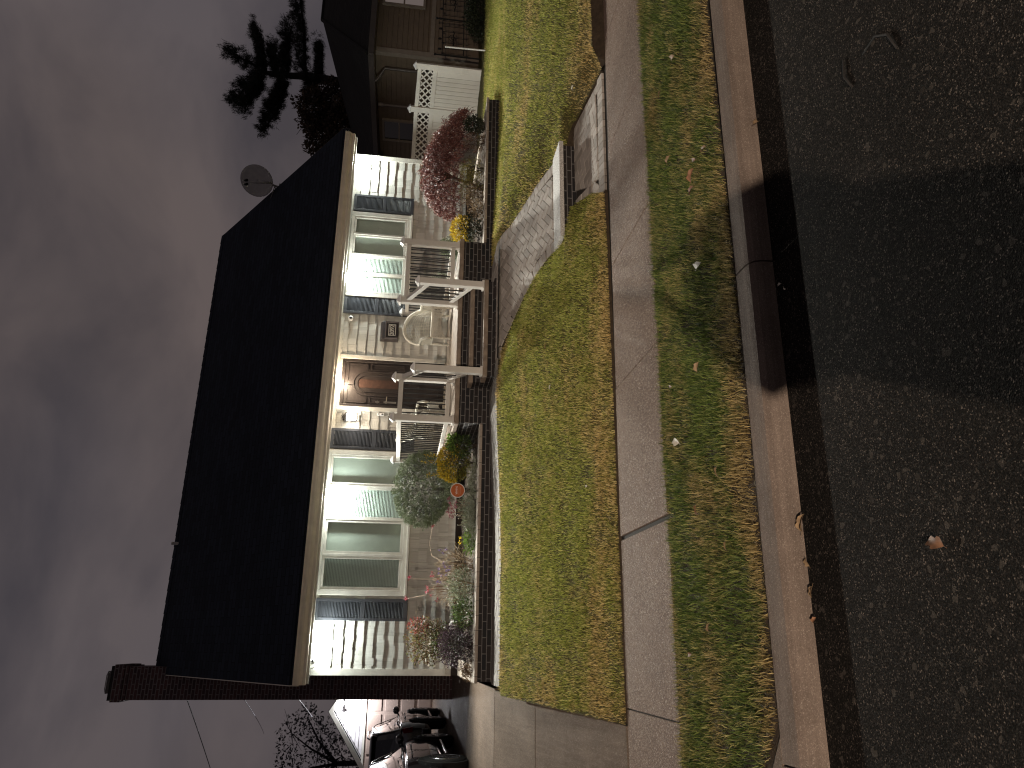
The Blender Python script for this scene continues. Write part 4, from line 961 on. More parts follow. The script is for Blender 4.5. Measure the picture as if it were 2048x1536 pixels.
shrub('wispy_plant', 'wispy pale green plant under the small window', 'plant', (6.80,13.2,1.06), [('foliage', L_['silver'], 300, (6.78,13.2,1.62), (.13,.12,.30), .06, .010, dict(lo=.2, up=1.0))])
for nm, lab, b, r, mt, n in (('brown_perennial','withered brown clump below the drooping tip of the maple',(7.55,11.55,1.06),(.28,.22,.20),'brown',1200),
                             ('brown_perennial','olive and brown clump under the left half of the maple',(7.95,11.75,1.06),(.28,.26,.26),'olive',1000),
                             ('brown_perennial','low dry twiggy clump between the small golden shrub and the maple',(7.22,11.4,1.06),(.20,.16,.13),'straw',520),
                             ('yellow_green_shrub','little yellow green shrub just right of the maple trunk',(8.42,11.9,1.06),(.20,.20,.24),'olive',620),
                             ('brown_perennial','brown spiky seed heads beneath the right half of the maple',(8.75,11.55,1.06),(.20,.18,.22),'brown',520)):
    shrub(nm, lab, 'plant', b, [('foliage', L_[mt], n, (b[0],b[1],b[2]+r[2]*.8), r, .05, .012, dict(lo=.2, up=.5))], .006, 9)
shrub('dark_shrub', 'small dark leafy shrub at the far end of the right planter by the fence', 'shrub', (9.05,11.45,1.06), [('foliage', L_['dark'], 900, (9.05,11.45,1.27), (.17,.17,.19), .05, .026, dict(lo=.3, up=.3))], .007, 8)
# ------------------------------------------------------------------ fence by the side yard
struct(grid('side_yard', lambda y: 9.97, lambda y: 40, 14.6, 40, 12, 12, lambda x, y: .84, M['dirt']))
struct(grid('back_yard', lambda y: -60, lambda y: 60, 27.02, 70, 4, 4, lambda x, y: .8, M['dirt']))
struct(grid('left_yard', lambda y: -60, lambda y: -7.02, 7.5, 27, 8, 20, lambda x, y: lerp_tab(dzf, y)-.02, M['dirt']))
fence = thing('vinyl_fence', 'cream vinyl fence with lattice top between the two houses', 'fence', (11.8,15,.8))
FA, FB, FC_ = Vector((12.5,13.95,.70)), Vector((11.95,14.76,.74)), Vector((11.10,16.0,.76))
def fpost(p, h):
    o = MB(); w = .0635; d = Vector((-.55,.81,0)).normalized(); n = Vector((.81,.55,0))
    def pr(hw, z0, z1): o.add([tuple(p + d*(a*hw) + n*(b*hw) + Vector((0,0,z))) for z in (z0, z1) for a, b in ((-1,-1),(1,-1),(1,1),(-1,1))], [(0,1,2,3),(4,7,6,5),(0,4,5,1),(1,5,6,2),(2,6,7,3),(3,7,4,0)])
    pr(w, -.1, h); q = o.build('post', M['fence'], fence, bevel=.006)
    o = MB(); pr(w+.018, h+.001, h+.025); o.add([tuple(p + d*(a*k) + n*(b*k) + Vector((0,0,z))) for z, k in ((h+.0255,w+.012),(h+.08,.008)) for a, b in ((-1,-1),(1,-1),(1,1),(-1,1))], [(0,4,5,1),(1,5,6,2),(2,6,7,3),(3,7,4,0),(4,7,6,5)])
    o.build('cap', M['white_plastic'], q)
for p, h in ((FA,1.72),(FB,1.77),(FC_,1.8)): fpost(p, h)
def fpanel(p, q):
    d = (q-p).normalized(); n = Vector((d.y,-d.x,0)); L = (q-p).length
    def bx(m, s0, s1, z0, z1, t=.02, off=0):
        P = []
        for s in (s0, s1):
            b = p + d*s
            for tt, z in ((-t,z0),(t,z0),(t,z1),(-t,z1)): P.append(tuple(b + n*(tt+off) + Vector((0,0,z))))
        m.add(P, [(0,3,2,1),(4,5,6,7),(0,1,5,4),(1,2,6,5),(2,3,7,6),(3,0,4,7)])
    m = MB()
    for z0, z1 in ((.09,.21),(1.24,1.34),(1.60,1.69)): bx(m, .064, L-.064, z0, z1, .03)
    bx(m, .064, .11, .211, 1.239, .026); bx(m, L-.11, L-.064, .211, 1.239, .026)
    m.build('rail', M['fence'], fence, bevel=.004)
    k = 8; w = (L-.22)/k
    b = MB()
    for i in range(k): bx(b, .11+w*i+.002, .11+w*(i+1)-.002, .21, 1.24, .011)
    b.build('board_panel', M['fence'], fence, bevel=.003)
    la = MB(); z0, z1 = 1.34, 1.60; h = z1-z0; st = .105
    s = -h; st = .15
    while s < L:
        for sg, off in ((1,.004),(-1,-.004)):
            a0, a1 = (s, s+h) if sg > 0 else (s+h, s)
            # clip the strip to the panel
            t0, t1 = 0, 1
            lo, hi = .05, L-.05; dx = a1-a0
            ts = sorted(((lo-a0)/dx, (hi-a0)/dx)); t0 = max(0, ts[0]); t1 = min(1, ts[1])
            if t1-t0 < .05: continue
            A = p + d*(a0+dx*t0) + n*off + Vector((0,0,z0+h*t0)); B = p + d*(a0+dx*t1) + n*off + Vector((0,0,z0+h*t1))
            la.bar(A, B, .007, .031, d.cross(Vector((0,0,1))).cross((B-A).normalized()))
        s += st
    la.build('lattice', M['fence'], fence)
fpanel(FA, FB); fpanel(FB, FC_); 
# ------------------------------------------------------------------ neighbour's house
NC = Vector((13.30,14.60,0)); ang = R(-4); nt_ = Vector((math.cos(ang), math.sin(ang), 0)); ns_ = Vector((-math.sin(ang), math.cos(ang), 0))
def W(a, b, z): return tuple(NC + nt_*a + ns_*b + Vector((0,0,z)))
nh = thing('house', 'dark hip roofed neighbouring house with tan clapboards beyond the white fence', 'house', (15,18,.8))
ntan = plain('tan_clapboard', (.155,.116,.08), .6, var=.1); ntrim = plain('tan_trim', (.24,.20,.16), .5)
def nbox(m, a0, a1, b0, b1, z0, z1): return m.add([W(a0,b0,z0),W(a1,b0,z0),W(a1,b1,z0),W(a0,b1,z0),W(a0,b0,z1),W(a1,b0,z1),W(a1,b1,z1),W(a0,b1,z1)], [(0,3,2,1),(4,5,6,7),(0,1,5,4),(1,2,6,5),(2,3,7,6),(3,0,4,7)])
EZ = 3.52
m = nbox(MB(), .35, 12, .35, 9, .5, EZ-.06); m.build('wall', ntan, nh)
sdm = MB(); z = .95
while z < EZ-.08:
    e = .125
    if abs(z-2.05) > .07:
        sdm.add([W(.45,.325,z),W(12,.325,z),W(12,.345,z+e),W(.45,.345,z+e),W(.45,.349,z),W(12,.349,z)], [(0,1,2,3),(0,4,5,1)])
    sdm.add([W(.325,.45,z),W(.325,9,z),W(.345,9,z+e),W(.345,.45,z+e),W(.349,.45,z),W(.349,9,z)], [(0,3,2,1),(0,1,5,4)])
    z += e
sdm.build('clapboards', ntan, nh, fix=False)
m = nbox(MB(), .32, .45, .315, .45, .9, EZ-.09); m.build('corner_trim', ntrim, nh)
nbox(MB(), .4505, 12, .315, .36, 2.04, 2.14).build('belt_board', ntrim, nh)
m = MB(); nbox(m, -.06, 12.2, -.07, .03, EZ-.06, EZ+.07); nbox(m, -.07, .03, .031, 9.4, EZ-.06, EZ+.07); m.build('gutter', plain('brown_gutter', (.075,.062,.055), .45), nh)
nbox(MB(), .031, 12, .031, 9.2, EZ-.065, EZ-.045).build('soffit', ntrim, nh)
rw = 4.7; rz = EZ+.07+rw*.40
m = MB().add([W(-.05,-.05,EZ+.075),W(13,-.05,EZ+.075),W(13,9.4,EZ+.075),W(-.05,9.4,EZ+.075),W(rw,rw,rz),W(13,rw,rz)], [(0,1,5,4),(3,0,4),(2,3,4,5),(0,3,2,1)])
nr = m.build('roof', M['nroof'], nh)
MB().tube([W(-.05,-.05,EZ+.09),W(rw,rw,rz+.012)], .05, 6).tube([W(rw,rw,rz+.012),W(13,rw,rz+.012)], .05, 6).build('ridge_cap', M['nroof'], nr)
cwin = emit('curtain_glow', (.62,.50,.46), .16)
def nwin(front, a, b, z0, z1, glow):
    m = MB(); c = .06
    f = (lambda x0,x1,y0,y1,u,v: nbox(m,x0,x1,.27+y0,.34,u,v)) if front else (lambda x0,x1,y0,y1,u,v: nbox(m,.27+y0,.34,x0,x1,u,v))
    f(a-c,a,0,0,z0-c,z1+c); f(b,b+c,0,0,z0-c,z1+c); f(a+.001,b-.001,0,0,z0-c,z0); f(a+.001,b-.001,0,0,z1,z1+c); f(a+.001,b-.001,.015,0,(z0+z1)/2-.02,(z0+z1)/2+.02)
    w = m.build('window', ntrim, nh)
    m2 = MB(); (nbox(m2,a,b,.31,.33,z0,z1) if front else nbox(m2,.31,.33,a,b,z0,z1)); m2.build('pane', glow, w)
dglass = plain('dark_window_glass', (.015,.017,.02), .08, spec=.6)
nwin(True, 1.75, 3.2, 2.36, 3.30, cwin); nwin(False, 3.1, 4.0, 2.45, 3.28, dglass)
for a, b, z0 in ((3.2,3.95,1.2),): nwin(False, a, b, z0, z0+.4, dglass)
dn = plain('brown_downspout', (.10,.083,.072), .4)
MB().tube([W(.0,1.05,EZ-.03),W(.05,1.05,EZ-.10),W(.27,.85,EZ-.30),W(.27,.85,1.0),W(.12,.80,.86)], .036, 8).build('downspout', dn, nh, smooth=True)
MB().tube([W(.27,2.35,3.24),W(.27,2.35,1.0)], .03, 8).lathe([(.03,3.24),(.055,3.30),(.055,3.42)], W(.27,2.35,0), 10).build('vent_pipe', plain('pale_vent_pipe', (.21,.18,.165), .5), nh)
# iron railing in front of it, pole, stone, hedge
t = thing('iron_railing', 'black scrolled iron railing in front of the neighbouring house', 'railing', (13.9,14.0,.8))
m = MB(); x0, x1, y = 12.98, 15.2, 14.02
for z in (1.36, 1.86): m.bar((x0,y,z),(x1,y+.1,z+.03),.016,.02)
for i in range(14):
    x = x0+(x1-x0)*i/13; m.tube([(x,y+.1*i/13,1.25),(x,y+.1*i/13,1.87+.03*i/13)], .007, 6)
m.build('bars', M['iron'], t); 
for x in (x0, 14.05, x1): MB().tube([(x,y+.04,.75),(x,y+.04,1.995)], .018, 8).ell((x,y+.04,2.02),(.028,.028,.028),10,6).build('post', M['iron'], t)
for cx in (13.5,14.6):
    sc = MB().tube([(cx+.11*math.cos(a*.5)*(1-a/24), y+.05, 1.62+.11*math.sin(a*.5)*(1-a/24)) for a in range(22)], .007, 5)
    sc.build('scroll', M['iron'], t)
    MB().tube([(cx-.25+.05*i, y+.07+.012*math.cos(2*i), 1.60+.012*math.sin(2*i)) for i in range(11)], .012, 6).build('twisted_bar', M['iron'], t)
for i in range(7): MB().ell((13.15+.3*i, y+.04, 1.92+.02*math.sin(3*i)), (.035,.02,.045), 8, 5).build('finial', M['iron'], t)
t = thing('garden_pole', 'thin white pole leaning beside the dark hedge at the edge of the lawn', 'pole', (12.40,13.2,.8)); MB().tube([(12.40,13.15,.70),(12.42,13.2,1.80)], .017, 8).ell((12.42,13.2,1.80),(.022,.022,.022),8,6).build('shaft', M['white_plastic'], t)
t = thing('edging_stone', 'rough pale edging stone at the foot of the fence post', 'stone', (12.62,13.5,.8)); m = MB().ell((12.62,13.42,.80),(.16,.22,.12),10,7); m.v = [(x+random.gauss(0,.012), y+random.gauss(0,.012), z+random.gauss(0,.01)) for x, y, z in m.v]; m.build('stone', M['kerb'], t)
shrub('dark_hedge', 'black leafy hedge at the right edge in front of the iron railing', 'hedge', (13.9,13.62,.75), [('foliage', L_['dark'], 6500, (14.1,13.62,1.02), (1.05,.30,.38), .05, .026, dict(lo=.3)), ('low_foliage', L_['brown'], 900, (13.9,13.3,.80), (1.1,.12,.10), .05, .025, dict(lo=.3))], .012, 16)
# ------------------------------------------------------------------ garage and vehicles on the driveway
gar = thing('garage', 'detached garage with lap siding gable and tan panel door at the end of the driveway', 'garage', (-2,26,.88))
gsid = plain('lavender_white_lap', (.50,.48,.50), .5, var=.04); gdoor = plain('tan_garage_door', (.40,.31,.27), .5, var=.06)
GX0, GX1, GY, GP = -5.0, 1.05, 26.0, -1.95
gh = lambda x: 3.92 - .66*abs(x-GP)
m = MB().prism([(GX0,.6),(GX1,.6),(GX1,gh(GX1)),(GP,3.92),(GX0,gh(GX0))], 'y', GY, 31); m.build('wall', gsid, gar)
s = MB(); z = 3.02
while z < 3.86:
    hw = (3.92-z-.06)/.66; 
    if hw > .05: s.add([(GP-hw,GY-.028,z),(GP+min(hw,3),GY-.028,z),(GP+min(max(hw-.14,.01),3),GY-.006,z+.112),(GP-max(hw-.14,.01),GY-.006,z+.112),(GP-hw,GY-.001,z),(GP+min(hw,3),GY-.001,z)], [(0,1,2,3),(0,4,5,1)])
    z += .112
s.build('lap_siding', gsid, gar, fix=False)
for xa, xb in ((GX0, -4.62), (.621, GX1)):
    z = .9; s = MB()
    while z < 3.0:
        zt = min(z+.112, gh(xa)-.02, gh(xb)-.02)
        if zt > z: s.add([(xa,GY-.028,z),(xb,GY-.028,z),(xb,GY-.006,zt),(xa,GY-.006,zt),(xa,GY-.001,z),(xb,GY-.001,z)], [(0,1,2,3),(0,4,5,1)])
        z += .112
    s.build('lap_siding', gsid, gar, fix=False)
d = MB().box(-4.5,.5,GY-.015,GY-.001,.88,2.95); 
for i in range(4):
    for k in range(8):
        x = -4.42+.615*k; z = .95+.51*i; d.box(x,x+.52,GY-.03,GY-.0155,z,z+.40)
d.build('door', gdoor, gar, bevel=.012)
tr = MB(); tr.box(-4.62,.62,GY-.04,GY-.0005,2.951,3.015)
for x in (-4.62,.501): tr.box(x,x+.12,GY-.04,GY-.0005,.88,2.95)
tr.build('door_trim', M['trim'], gar)
rk = MB(); 
for sgn, xe in ((-1,GX0-.3),(1,GX1+.3)):
    rk.prism([(GP,3.93),(GP,4.08),(xe,gh(xe)+.16),(xe,gh(xe)+.01)], 'y', GY-.32, GY-.295)
rk.build('rake_board', M['trim'], gar)
rf = MB()
for sgn, xe in ((-1,GX0-.3),(1,GX1+.3)): rf.prism([(GP,4.02),(GP,4.10),(xe,gh(xe)+.18),(xe,gh(xe)+.10)], 'y', GY-.294, 31.2)
rf.build('roof', M['nroof'], gar)
t = thing('floodlight', 'bright floodlight in the peak of the garage gable', 'floodlight', (-1.72,25.85,3.55))
MB().lathe([(.07,GY-.031),(.07,GY-.005)], (-1.72,0,3.60), 14, 'y').build('mount', M['white_plastic'], t)
for s_ in (-1,1):
    c = Vector((-1.72+s_*.09,GY-.13,3.56)); d_ = Vector((s_*.4,-.7,-.55)).normalized(); h = MB().tube([c-d_*.08,c,c+d_*.06],[.03,.06,.065],12).build('lamp_head', M['white_plastic'], t, smooth=True)
    MB().tube([c+d_*.0605,c+d_*.066],[.056,.054],12).build('lens', emit('garage_lens_glow', (1,.95,.96), 60), h)
lamp('garage_flood_light', 'POINT', (-1.72,25.66,3.46), 250, (.95,.96,1.0), None, .06)
# a large black SUV: lofted body, separate glasshouse, wheels, lamps
paint = NT('black_car_paint'); paint.bsdf((.010,.010,.012), .12, 0, .6, None, **{'Coat Weight':1.0,'Coat Roughness':.03}); paint = paint.m
rubber = plain('tyre_rubber', (.012,.012,.012), .8); alloy = plain('alloy_wheel', (.45,.45,.46), .25, metal=1, var=.1); chrome = plain('chrome', (.7,.7,.7), .12, metal=1, var=.02)
cglass = plain('tinted_car_glass', (.006,.007,.009), .04, spec=.7, var=.0); redl = plain('red_tail_lamp', (.16,.006,.006), .15)
def loft(m, secs):
    b = len(m.v); n = len(secs[0])
    for s in secs: m.v += s
    for i in range(len(secs)-1):
        for k in range(n): m.f.append((b+i*n+k, b+i*n+(k+1)%n, b+(i+1)*n+(k+1)%n, b+(i+1)*n+k))
    m.f.append(tuple(b+k for k in range(n))); m.f.append(tuple(b+(len(secs)-1)*n+k for k in reversed(range(n))))
def make_suv():
    t = thing('suv', 'large black SUV parked nearest the sidewalk end of the driveway', 'car', (0,0,0))
    secs = []
    for y, hw, zl, zb in ((-2.42,.80,.50,.98),(-2.38,.88,.42,1.04),(-2.2,.95,.36,1.07),(-1.5,.985,.33,1.09),(0,.99,.32,1.08),(1.2,.985,.33,1.06),(1.45,.97,.33,1.05),(2.0,.94,.36,1.0),(2.3,.87,.40,.93),(2.42,.74,.46,.84)):
        half = [(hw*.90,zl),(hw*.985,zl+.10),(hw,zl+.30),(hw*.985,.80),(hw*.995,.86),(hw*.965,zb-.03),(hw*.90,zb)]
        secs.append([(x,y,z) for x, z in half] + [(-x,y,z) for x, z in reversed(half)])
    m = MB(); loft(m, secs); body = m.build('body', paint, t, smooth=True, bevel=.012)
    secs = []
    for y, z0, hb, z1, ht in ((-2.36,1.05,.84,1.10,.83),(-2.22,1.05,.87,1.58,.74),(-2.05,1.05,.885,1.73,.70),(-1.6,1.05,.89,1.775,.69),(-.6,1.05,.89,1.79,.69),(.15,1.05,.885,1.765,.685),(.45,1.05,.88,1.70,.68),(1.30,1.03,.87,1.08,.80)):
        h = z1-z0; half = [(hb,z0),(hb+(ht-hb)*.5,z0+h*.5),(ht+.02,z1-.055*min(1,h/.5)),(ht-.07,z1-.008),(ht*.5,z1)]
        secs.append([(x,y,z) for x, z in half]+[(-x,y,z) for x, z in reversed(half)])
    m = MB(); loft(m, secs); m.build('cabin', paint, t, smooth=True, bevel=.01)
    sx = lambda z: .893-.262*(z-1.05)/.70*1.0
    for s in (-1,1):
        for a in ([(-2.02,1.14),(-1.28,1.14),(-1.28,1.66),(-1.92,1.63)],[(-1.20,1.14),(-.28,1.14),(-.28,1.69),(-1.20,1.67)],[(-.20,1.14),(.92,1.14),(.42,1.60),(.20,1.665),(-.20,1.69)]):
            g = MB(); g.add([(s*(sx(z)+.012),y,z) for y, z in a]+[(s*(sx(z)-.02),y,z) for y, z in a], [tuple(range(len(a))),tuple(reversed(range(len(a),2*len(a))))]+[(i,(i+1)%len(a),(i+1)%len(a)+len(a),i+len(a)) for i in range(len(a))]); g.build('window', cglass, t)
        tr = MB().tube([(s*.905,-2.05,1.105),(s*.912,-.5,1.115),(s*.90,1.0,1.10)], .012, 6).tube([(s*.76,-1.95,1.675),(s*.70,-1.2,1.735),(s*.695,-.2,1.745),(s*.72,.25,1.70),(s*.87,1.02,1.12)], .011, 6); tr.build('window_trim', chrome, t, smooth=True)
        MB().tube([(s*.60,-1.95,1.775),(s*.61,-1.7,1.83),(s*.61,-.2,1.845),(s*.60,.1,1.79)], .018, 8).build('roof_rail', chrome, t, smooth=True)
        for y in (-.98,.10): MB().tube([(s*.985,y,.955),(s*1.02,y+.03,.96),(s*1.02,y+.17,.962),(s*.985,y+.20,.96)], .014, 8).build('handle', chrome, t, smooth=True)
        mi = MB().ell((s*1.04,.83,1.18), (.10,.075,.085), 12, 8); mi.bar((s*.9,.84,1.10),(s*1.0,.84,1.15),.05,.04); mi.build('mirror', paint, t, smooth=True)
        for y in (-1.24,-.24,.95): MB().bar((s*.988,y,.42),(s*.985,y,1.04),.006,.008,(0,1,0)).build('door_gap', M['dark'], t)
        MB().box(min(s*.97,s*1.03),max(s*.97,s*1.03),-.95,.95,.30,.345).build('running_board', chrome, t, bevel=.01)
        MB().add([(s*.80,-2.43,.80),(s*.90,-2.36,.80),(s*.925,-2.20,.84),(s*.90,-2.22,1.06),(s*.86,-2.38,1.05),(s*.77,-2.44,1.0)], [(0,1,4,5),(1,2,3,4)]).build('tail_lamp', redl, t, fix=False)
        for y in (-1.52,1.52):
            ar = MB().tube([(s*.90,y,.42),(s*1.003,y,.42)], .455, 28); ar.build('wheel_arch', M['dark'], t)
            ty = MB().lathe([(.24,0),(.36,.0),(.395,.03),(.40,.10),(.395,.20),(.36,.235),(.24,.235)], (0,0,0), 30, 'x'); ty.v = [(s*(.80+x),y+q,.40+z) for x, q, z in ty.v]
            wh = ty.build('wheel', rubber, t, smooth=True)
            rm = MB().tube([(s*1.005,y,.40),(s*1.028,y,.40)], .27, 28); rm.build('rim_well', M['black'], wh)
            sp = MB()
            for k in range(6):
                a = 2*PI*k/6+.2; sp.bar((s*1.036,y+.05*math.cos(a),.40+.05*math.sin(a)),(s*1.036,y+.255*math.cos(a),.40+.255*math.sin(a)),.020,.062,(math.copysign(1,s)*0, -math.sin(a), math.cos(a)))
            sp.tube([(s*1.029,y,.40),(s*1.047,y,.40)], .075, 14); sp.lathe([(.262,s*1.028),(.275,s*1.045),(.285,s*1.030)], (0,y,.40), 28, 'x'); sp.build('rim', alloy, wh)
    g = MB().add([(-.66,-2.345,1.14),(.66,-2.345,1.14),(.60,-2.215,1.62),(-.60,-2.215,1.62),(-.66,-2.30,1.14),(.66,-2.30,1.14),(.60,-2.17,1.62),(-.60,-2.17,1.62)], [(0,1,2,3),(0,4,5,1),(1,5,6,2),(2,6,7,3),(3,7,4,0)]); g.build('rear_window', cglass, t)
    MB().bar((-.05,-2.365,1.13),(.40,-2.335,1.24),.012,.014).build('wiper', M['black'], t)
    MB().box(-.70,.70,-2.21,-2.02,1.70,1.735).build('spoiler', paint, t, bevel=.012)
    MB().box(-.26,.26,-2.455,-2.42,.72,.86).build('plate_recess', M['dark'], t); MB().box(-.88,.88,-2.50,-2.36,.42,.60).build('bumper', paint, t, bevel=.03)
    MB().add([(-.70,1.335,1.10),(.70,1.335,1.10),(.62,.50,1.695),(-.62,.50,1.695),(-.70,1.31,1.07),(.70,1.31,1.07),(.62,.47,1.67),(-.62,.47,1.67)], [(0,1,2,3),(0,4,5,1),(1,5,6,2),(2,6,7,3),(3,7,4,0)]).build('windshield', cglass, t)
    MB().box(-.55,.55,2.36,2.44,.60,.80).build('grille', M['black'], t)
    for s in (-1,1): MB().ell((s*.72,2.30,.80),(.14,.10,.07),12,8).build('headlight', cglass, t, smooth=True)
    return t
suv = make_suv(); suv.location = (-2.80,15.75,.865); suv.scale = (.98,1.07,.95); suv['group'] = 'black SUVs on the driveway'
s2 = dup(suv); s2.location = (-2.64,20.95,.89); s2.scale = (.98,.90,.985); s2['label'] = 'black SUV parked further back in front of the garage door'
# ------------------------------------------------------------------ trees and overhead wires
tb = plain('dark_tree_bark', (.012,.010,.009), .9, var=.4, scale=8, bump=.006)
nd_m = leafmat('pine_needles', [(0,(.006,.007,.005)),(1,(.018,.019,.012))], .7, .1)
pine = thing('pine_tree', 'black pine with layered branches behind the neighbouring roof', 'tree', (22.7,27,.8))
tk = MB().tube([(22.3,27,.7),(22.6,27,4.0),(22.8,27,5.63),(22.89,27,6.56),(23.02,27.05,7.2),(22.91,27,7.76),(22.86,27,8.66),(22.97,27,9.17)], [.30,.26,.22,.20,.17,.14,.11,.06], 10)
PP, DD = [], []
def bough(pts, hw, dens=1.0, depth=0):
    pts = [Vector((x, 27+depth*i*1.3, z)) for i, (x, z) in enumerate(pts)]
    tk.tube(pts, [.075*(1-.75*i/(len(pts)-1)) for i in range(len(pts))], 6)
    for a, b in zip(pts, pts[1:]):
        L = (b-a).length
        for i in range(int(L*85*dens)):
            p = a + (b-a)*random.random(); hwid = hw*(.35+.65*random.random())
            q = p + Vector((random.gauss(0,.10), random.gauss(0,.28), random.uniform(-.30,.85)*hwid))
            k = 30; up = np.array([(b-a).x/L*.5, 0, .75]) + rng.normal(0,.35,3)
            PP.append(np.array(q)+rng.normal(0,.05,(k,3))); DD.append(np.tile(up,(k,1)))
for pts, hw, de in (([(22.93,8.94),(24.92,9.4),(25.98,9.83)],.42,.3),([(23.11,9.19),(23.24,9.82),(23.44,10.4)],.55,-.2),([(22.71,8.98),(22.34,9.6),(21.42,10.15)],.40,.1),([(22.71,8.98),(21.7,9.08),(20.16,9.29)],.36,-.4),
    ([(22.84,8.03),(24.35,8.19),(26.0,8.24)],.62,.2),([(22.55,8.0),(21.45,8.34),(20.55,8.9)],.42,.3),([(22.55,8.0),(21.46,8.28),(20.46,8.5)],.30,-.2),([(23.08,7.32),(24.83,7.49),(27.07,7.88),(28.5,8.0)],.66,-.3),([(23.03,6.63),(24.19,6.76),(25.15,6.82)],.34,.2),
    ([(22.98,7.02),(22.24,7.18)],.25,.2),([(22.86,6.78),(22.08,6.77)],.25,-.2),([(22.9,8.4),(24.2,8.75),(25.0,8.9)],.5,.3)): bough(pts, hw, 1.0, de)
tk.build('trunk', tb, pine, smooth=True); leaves('needles', np.concatenate(PP), np.concatenate(DD), .19, .017, nd_m, pine, .35)
def leafy_tree(name, label, base, blobs, leafm, nl, L, Wd, trunk_top, r0):
    t = thing(name, label, 'tree', base); m = MB(); b = Vector(base); tt = Vector(trunk_top)
    m.tube([b-Vector((0,0,.2)), b+(tt-b)*.5+Vector((.1,0,0)), tt], [r0,r0*.8,r0*.6], 10); P, D = [], []
    for c, r, w in blobs:
        c = Vector(c); m.tube([tt, tt+(c-tt)*.5+Vector((0,0,.15)), c], [r0*.45,r0*.25,r0*.1], 6)
        for k in range(7):
            e = c + Vector((random.gauss(0,r[0]*.5), random.gauss(0,r[1]*.5), random.gauss(0,r[2]*.5))); m.tube([c, (c+e)/2, e], [r0*.1,r0*.07,r0*.03], 5)
        p, d = shell(int(nl*w), tuple(c), r, lo=.35, lump=.22); P.append(p); D.append(d)
    m.build('trunk', tb, t, smooth=True)
    if nl: leaves('crown', np.concatenate(P), np.concatenate(D), L, Wd, leafm, t, .8)
    return t
lm = leafmat('dark_brown_foliage', [(0,(.022,.015,.010)),(.6,(.06,.04,.025)),(1,(.12,.075,.045))], .6, .2)
leafy_tree('dark_oak', 'dark brown leafy tree between the two roofs', (18.0,23,.8), [((18.1,23,6.1),(.75,.8,.62),1),((17.2,23.3,5.75),(.72,.8,.65),1),((18.7,23.2,5.5),(.7,.8,.6),.9),((17.5,22.8,5.0),(.9,.9,.6),1.1),((16.6,23,5.2),(.45,.6,.5),.5),((18.4,23,4.6),(1.1,1,.6),1)], lm, 2600, .13, .075, (17.9,23,3.8), .22)
lb = leafmat('grey_night_foliage', [(0,(.012,.012,.014)),(.7,(.03,.03,.034)),(1,(.09,.09,.10))], .6, .2)
leafy_tree('bare_tree', 'sparse half bare tree beyond the garage roof', (-4.6,34,.8), [((-4.8,34,6.0),(1.0,.9,.65),.55),((-3.4,34.2,6.1),(.8,.8,.6),.3),((-5.4,34,5.0),(1.2,1,.8),.8),((-3.6,34,4.9),(.9,.9,.6),.6),((-2.8,34,5.5),(.5,.7,.5),.25),((-4.2,33.8,4.0),(1.3,1,.7),.8)], lb, 700, .14, .07, (-4.5,34,4.2), .16)
wm = plain('dark_wire', (.03,.03,.03), .5); ws = plain('pale_service_cable', (.42,.42,.46), .4)
def wire(name, label, a, b, sag, r, mat):
    a = Vector(a); b = Vector(b); m = MB().tube([a+(b-a)*(i/20)-Vector((0,0,sag*4*(i/20)*(1-i/20))) for i in range(21)], r, 6); tag(m.build(name, mat), label, 'wire', 'overhead wires')
wire('overhead_wire', 'dark overhead wire crossing the sky left of the chimney', (-1.14,18.6,6.62), (-9.5,40,8.6), .12, .011, wm)
wire('overhead_wire', 'pale short service cable high on the left of the chimney', (-1.14,18.5,5.40), (-4.4,44,8.6), .05, .010, ws)
wire('overhead_wire', 'pale service cable low beside the garage gable', (-1.14,18.3,4.20), (-3.95,40,5.4), .05, .010, ws)
# ------------------------------------------------------------------ fallen leaves and litter
lf = [plain('dry_leaf_a', (.22,.145,.08), .6, var=.4, scale=30), plain('dry_leaf_b', (.17,.085,.045), .6, var=.4, scale=30), plain('pale_leaf', (.50,.46,.38), .6, var=.2, scale=30)]
def leaf(label, x, y, z, s, mi, group):
    m = MB(); n = 9; top = []
    for i in range(n+1):
        u = i/n; w = .30*math.sin(PI*u**.8)*(1+.35*math.sin(9*u+random.random())) ; c = .10*math.sin(PI*u)
        for v in (-1,-.5,0,.5,1): m.v.append((u-.5, w*v, c + .26*abs(v)**1.5*w/.3*(1 if v > 0 else .5) + random.gauss(0,.008)))
    for i in range(n):
        for k in range(4): a = i*5+k; m.f.append((a,a+1,a+6,a+5))
    m.tube([(-.5,0,.0),(-.72,.03,.02)], .014, 5)
    rz = random.uniform(0,6.28); tl = random.uniform(-.35,.35); mt = Matrix.Rotation(rz,4,'Z') @ Matrix.Rotation(tl,4,'X') @ Matrix.Scale(s,4)
    m.v = [tuple(mt @ Vector(p) + Vector((x,y,z))) for p in m.v]
    o = m.build('fallen_leaf', lf[mi], smooth=True, fix=False); tag(o, label, 'leaf', group); return o
for x, y, s, mi in ((2.0,5.04,.10,0),(3.63,4.60,.10,0),(.64,4.82,.08,0),(4.92,5.04,.10,0),(4.05,5.32,.10,0),(1.15,4.85,.09,0),(2.04,5.63,.07,0),(-.05,5.6,.08,1),(.13,5.19,.08,0),(4.81,5.39,.09,0),(.95,5.25,.10,1)):
    leaf('curled dry tan leaf caught in the grass strip', x, y, vz(x,y)+.05, s*.8, mi, 'leaves in the grass strip')
for x, y, s, mi in ((3.56,4.84,.15,1),(3.44,4.87,.12,1),(3.66,4.78,.09,1)): leaf('dark brown leaf of the cluster near the kerb in the grass strip', x, y, vz(x,y)+.05, s*.75, mi, 'brown leaf cluster')
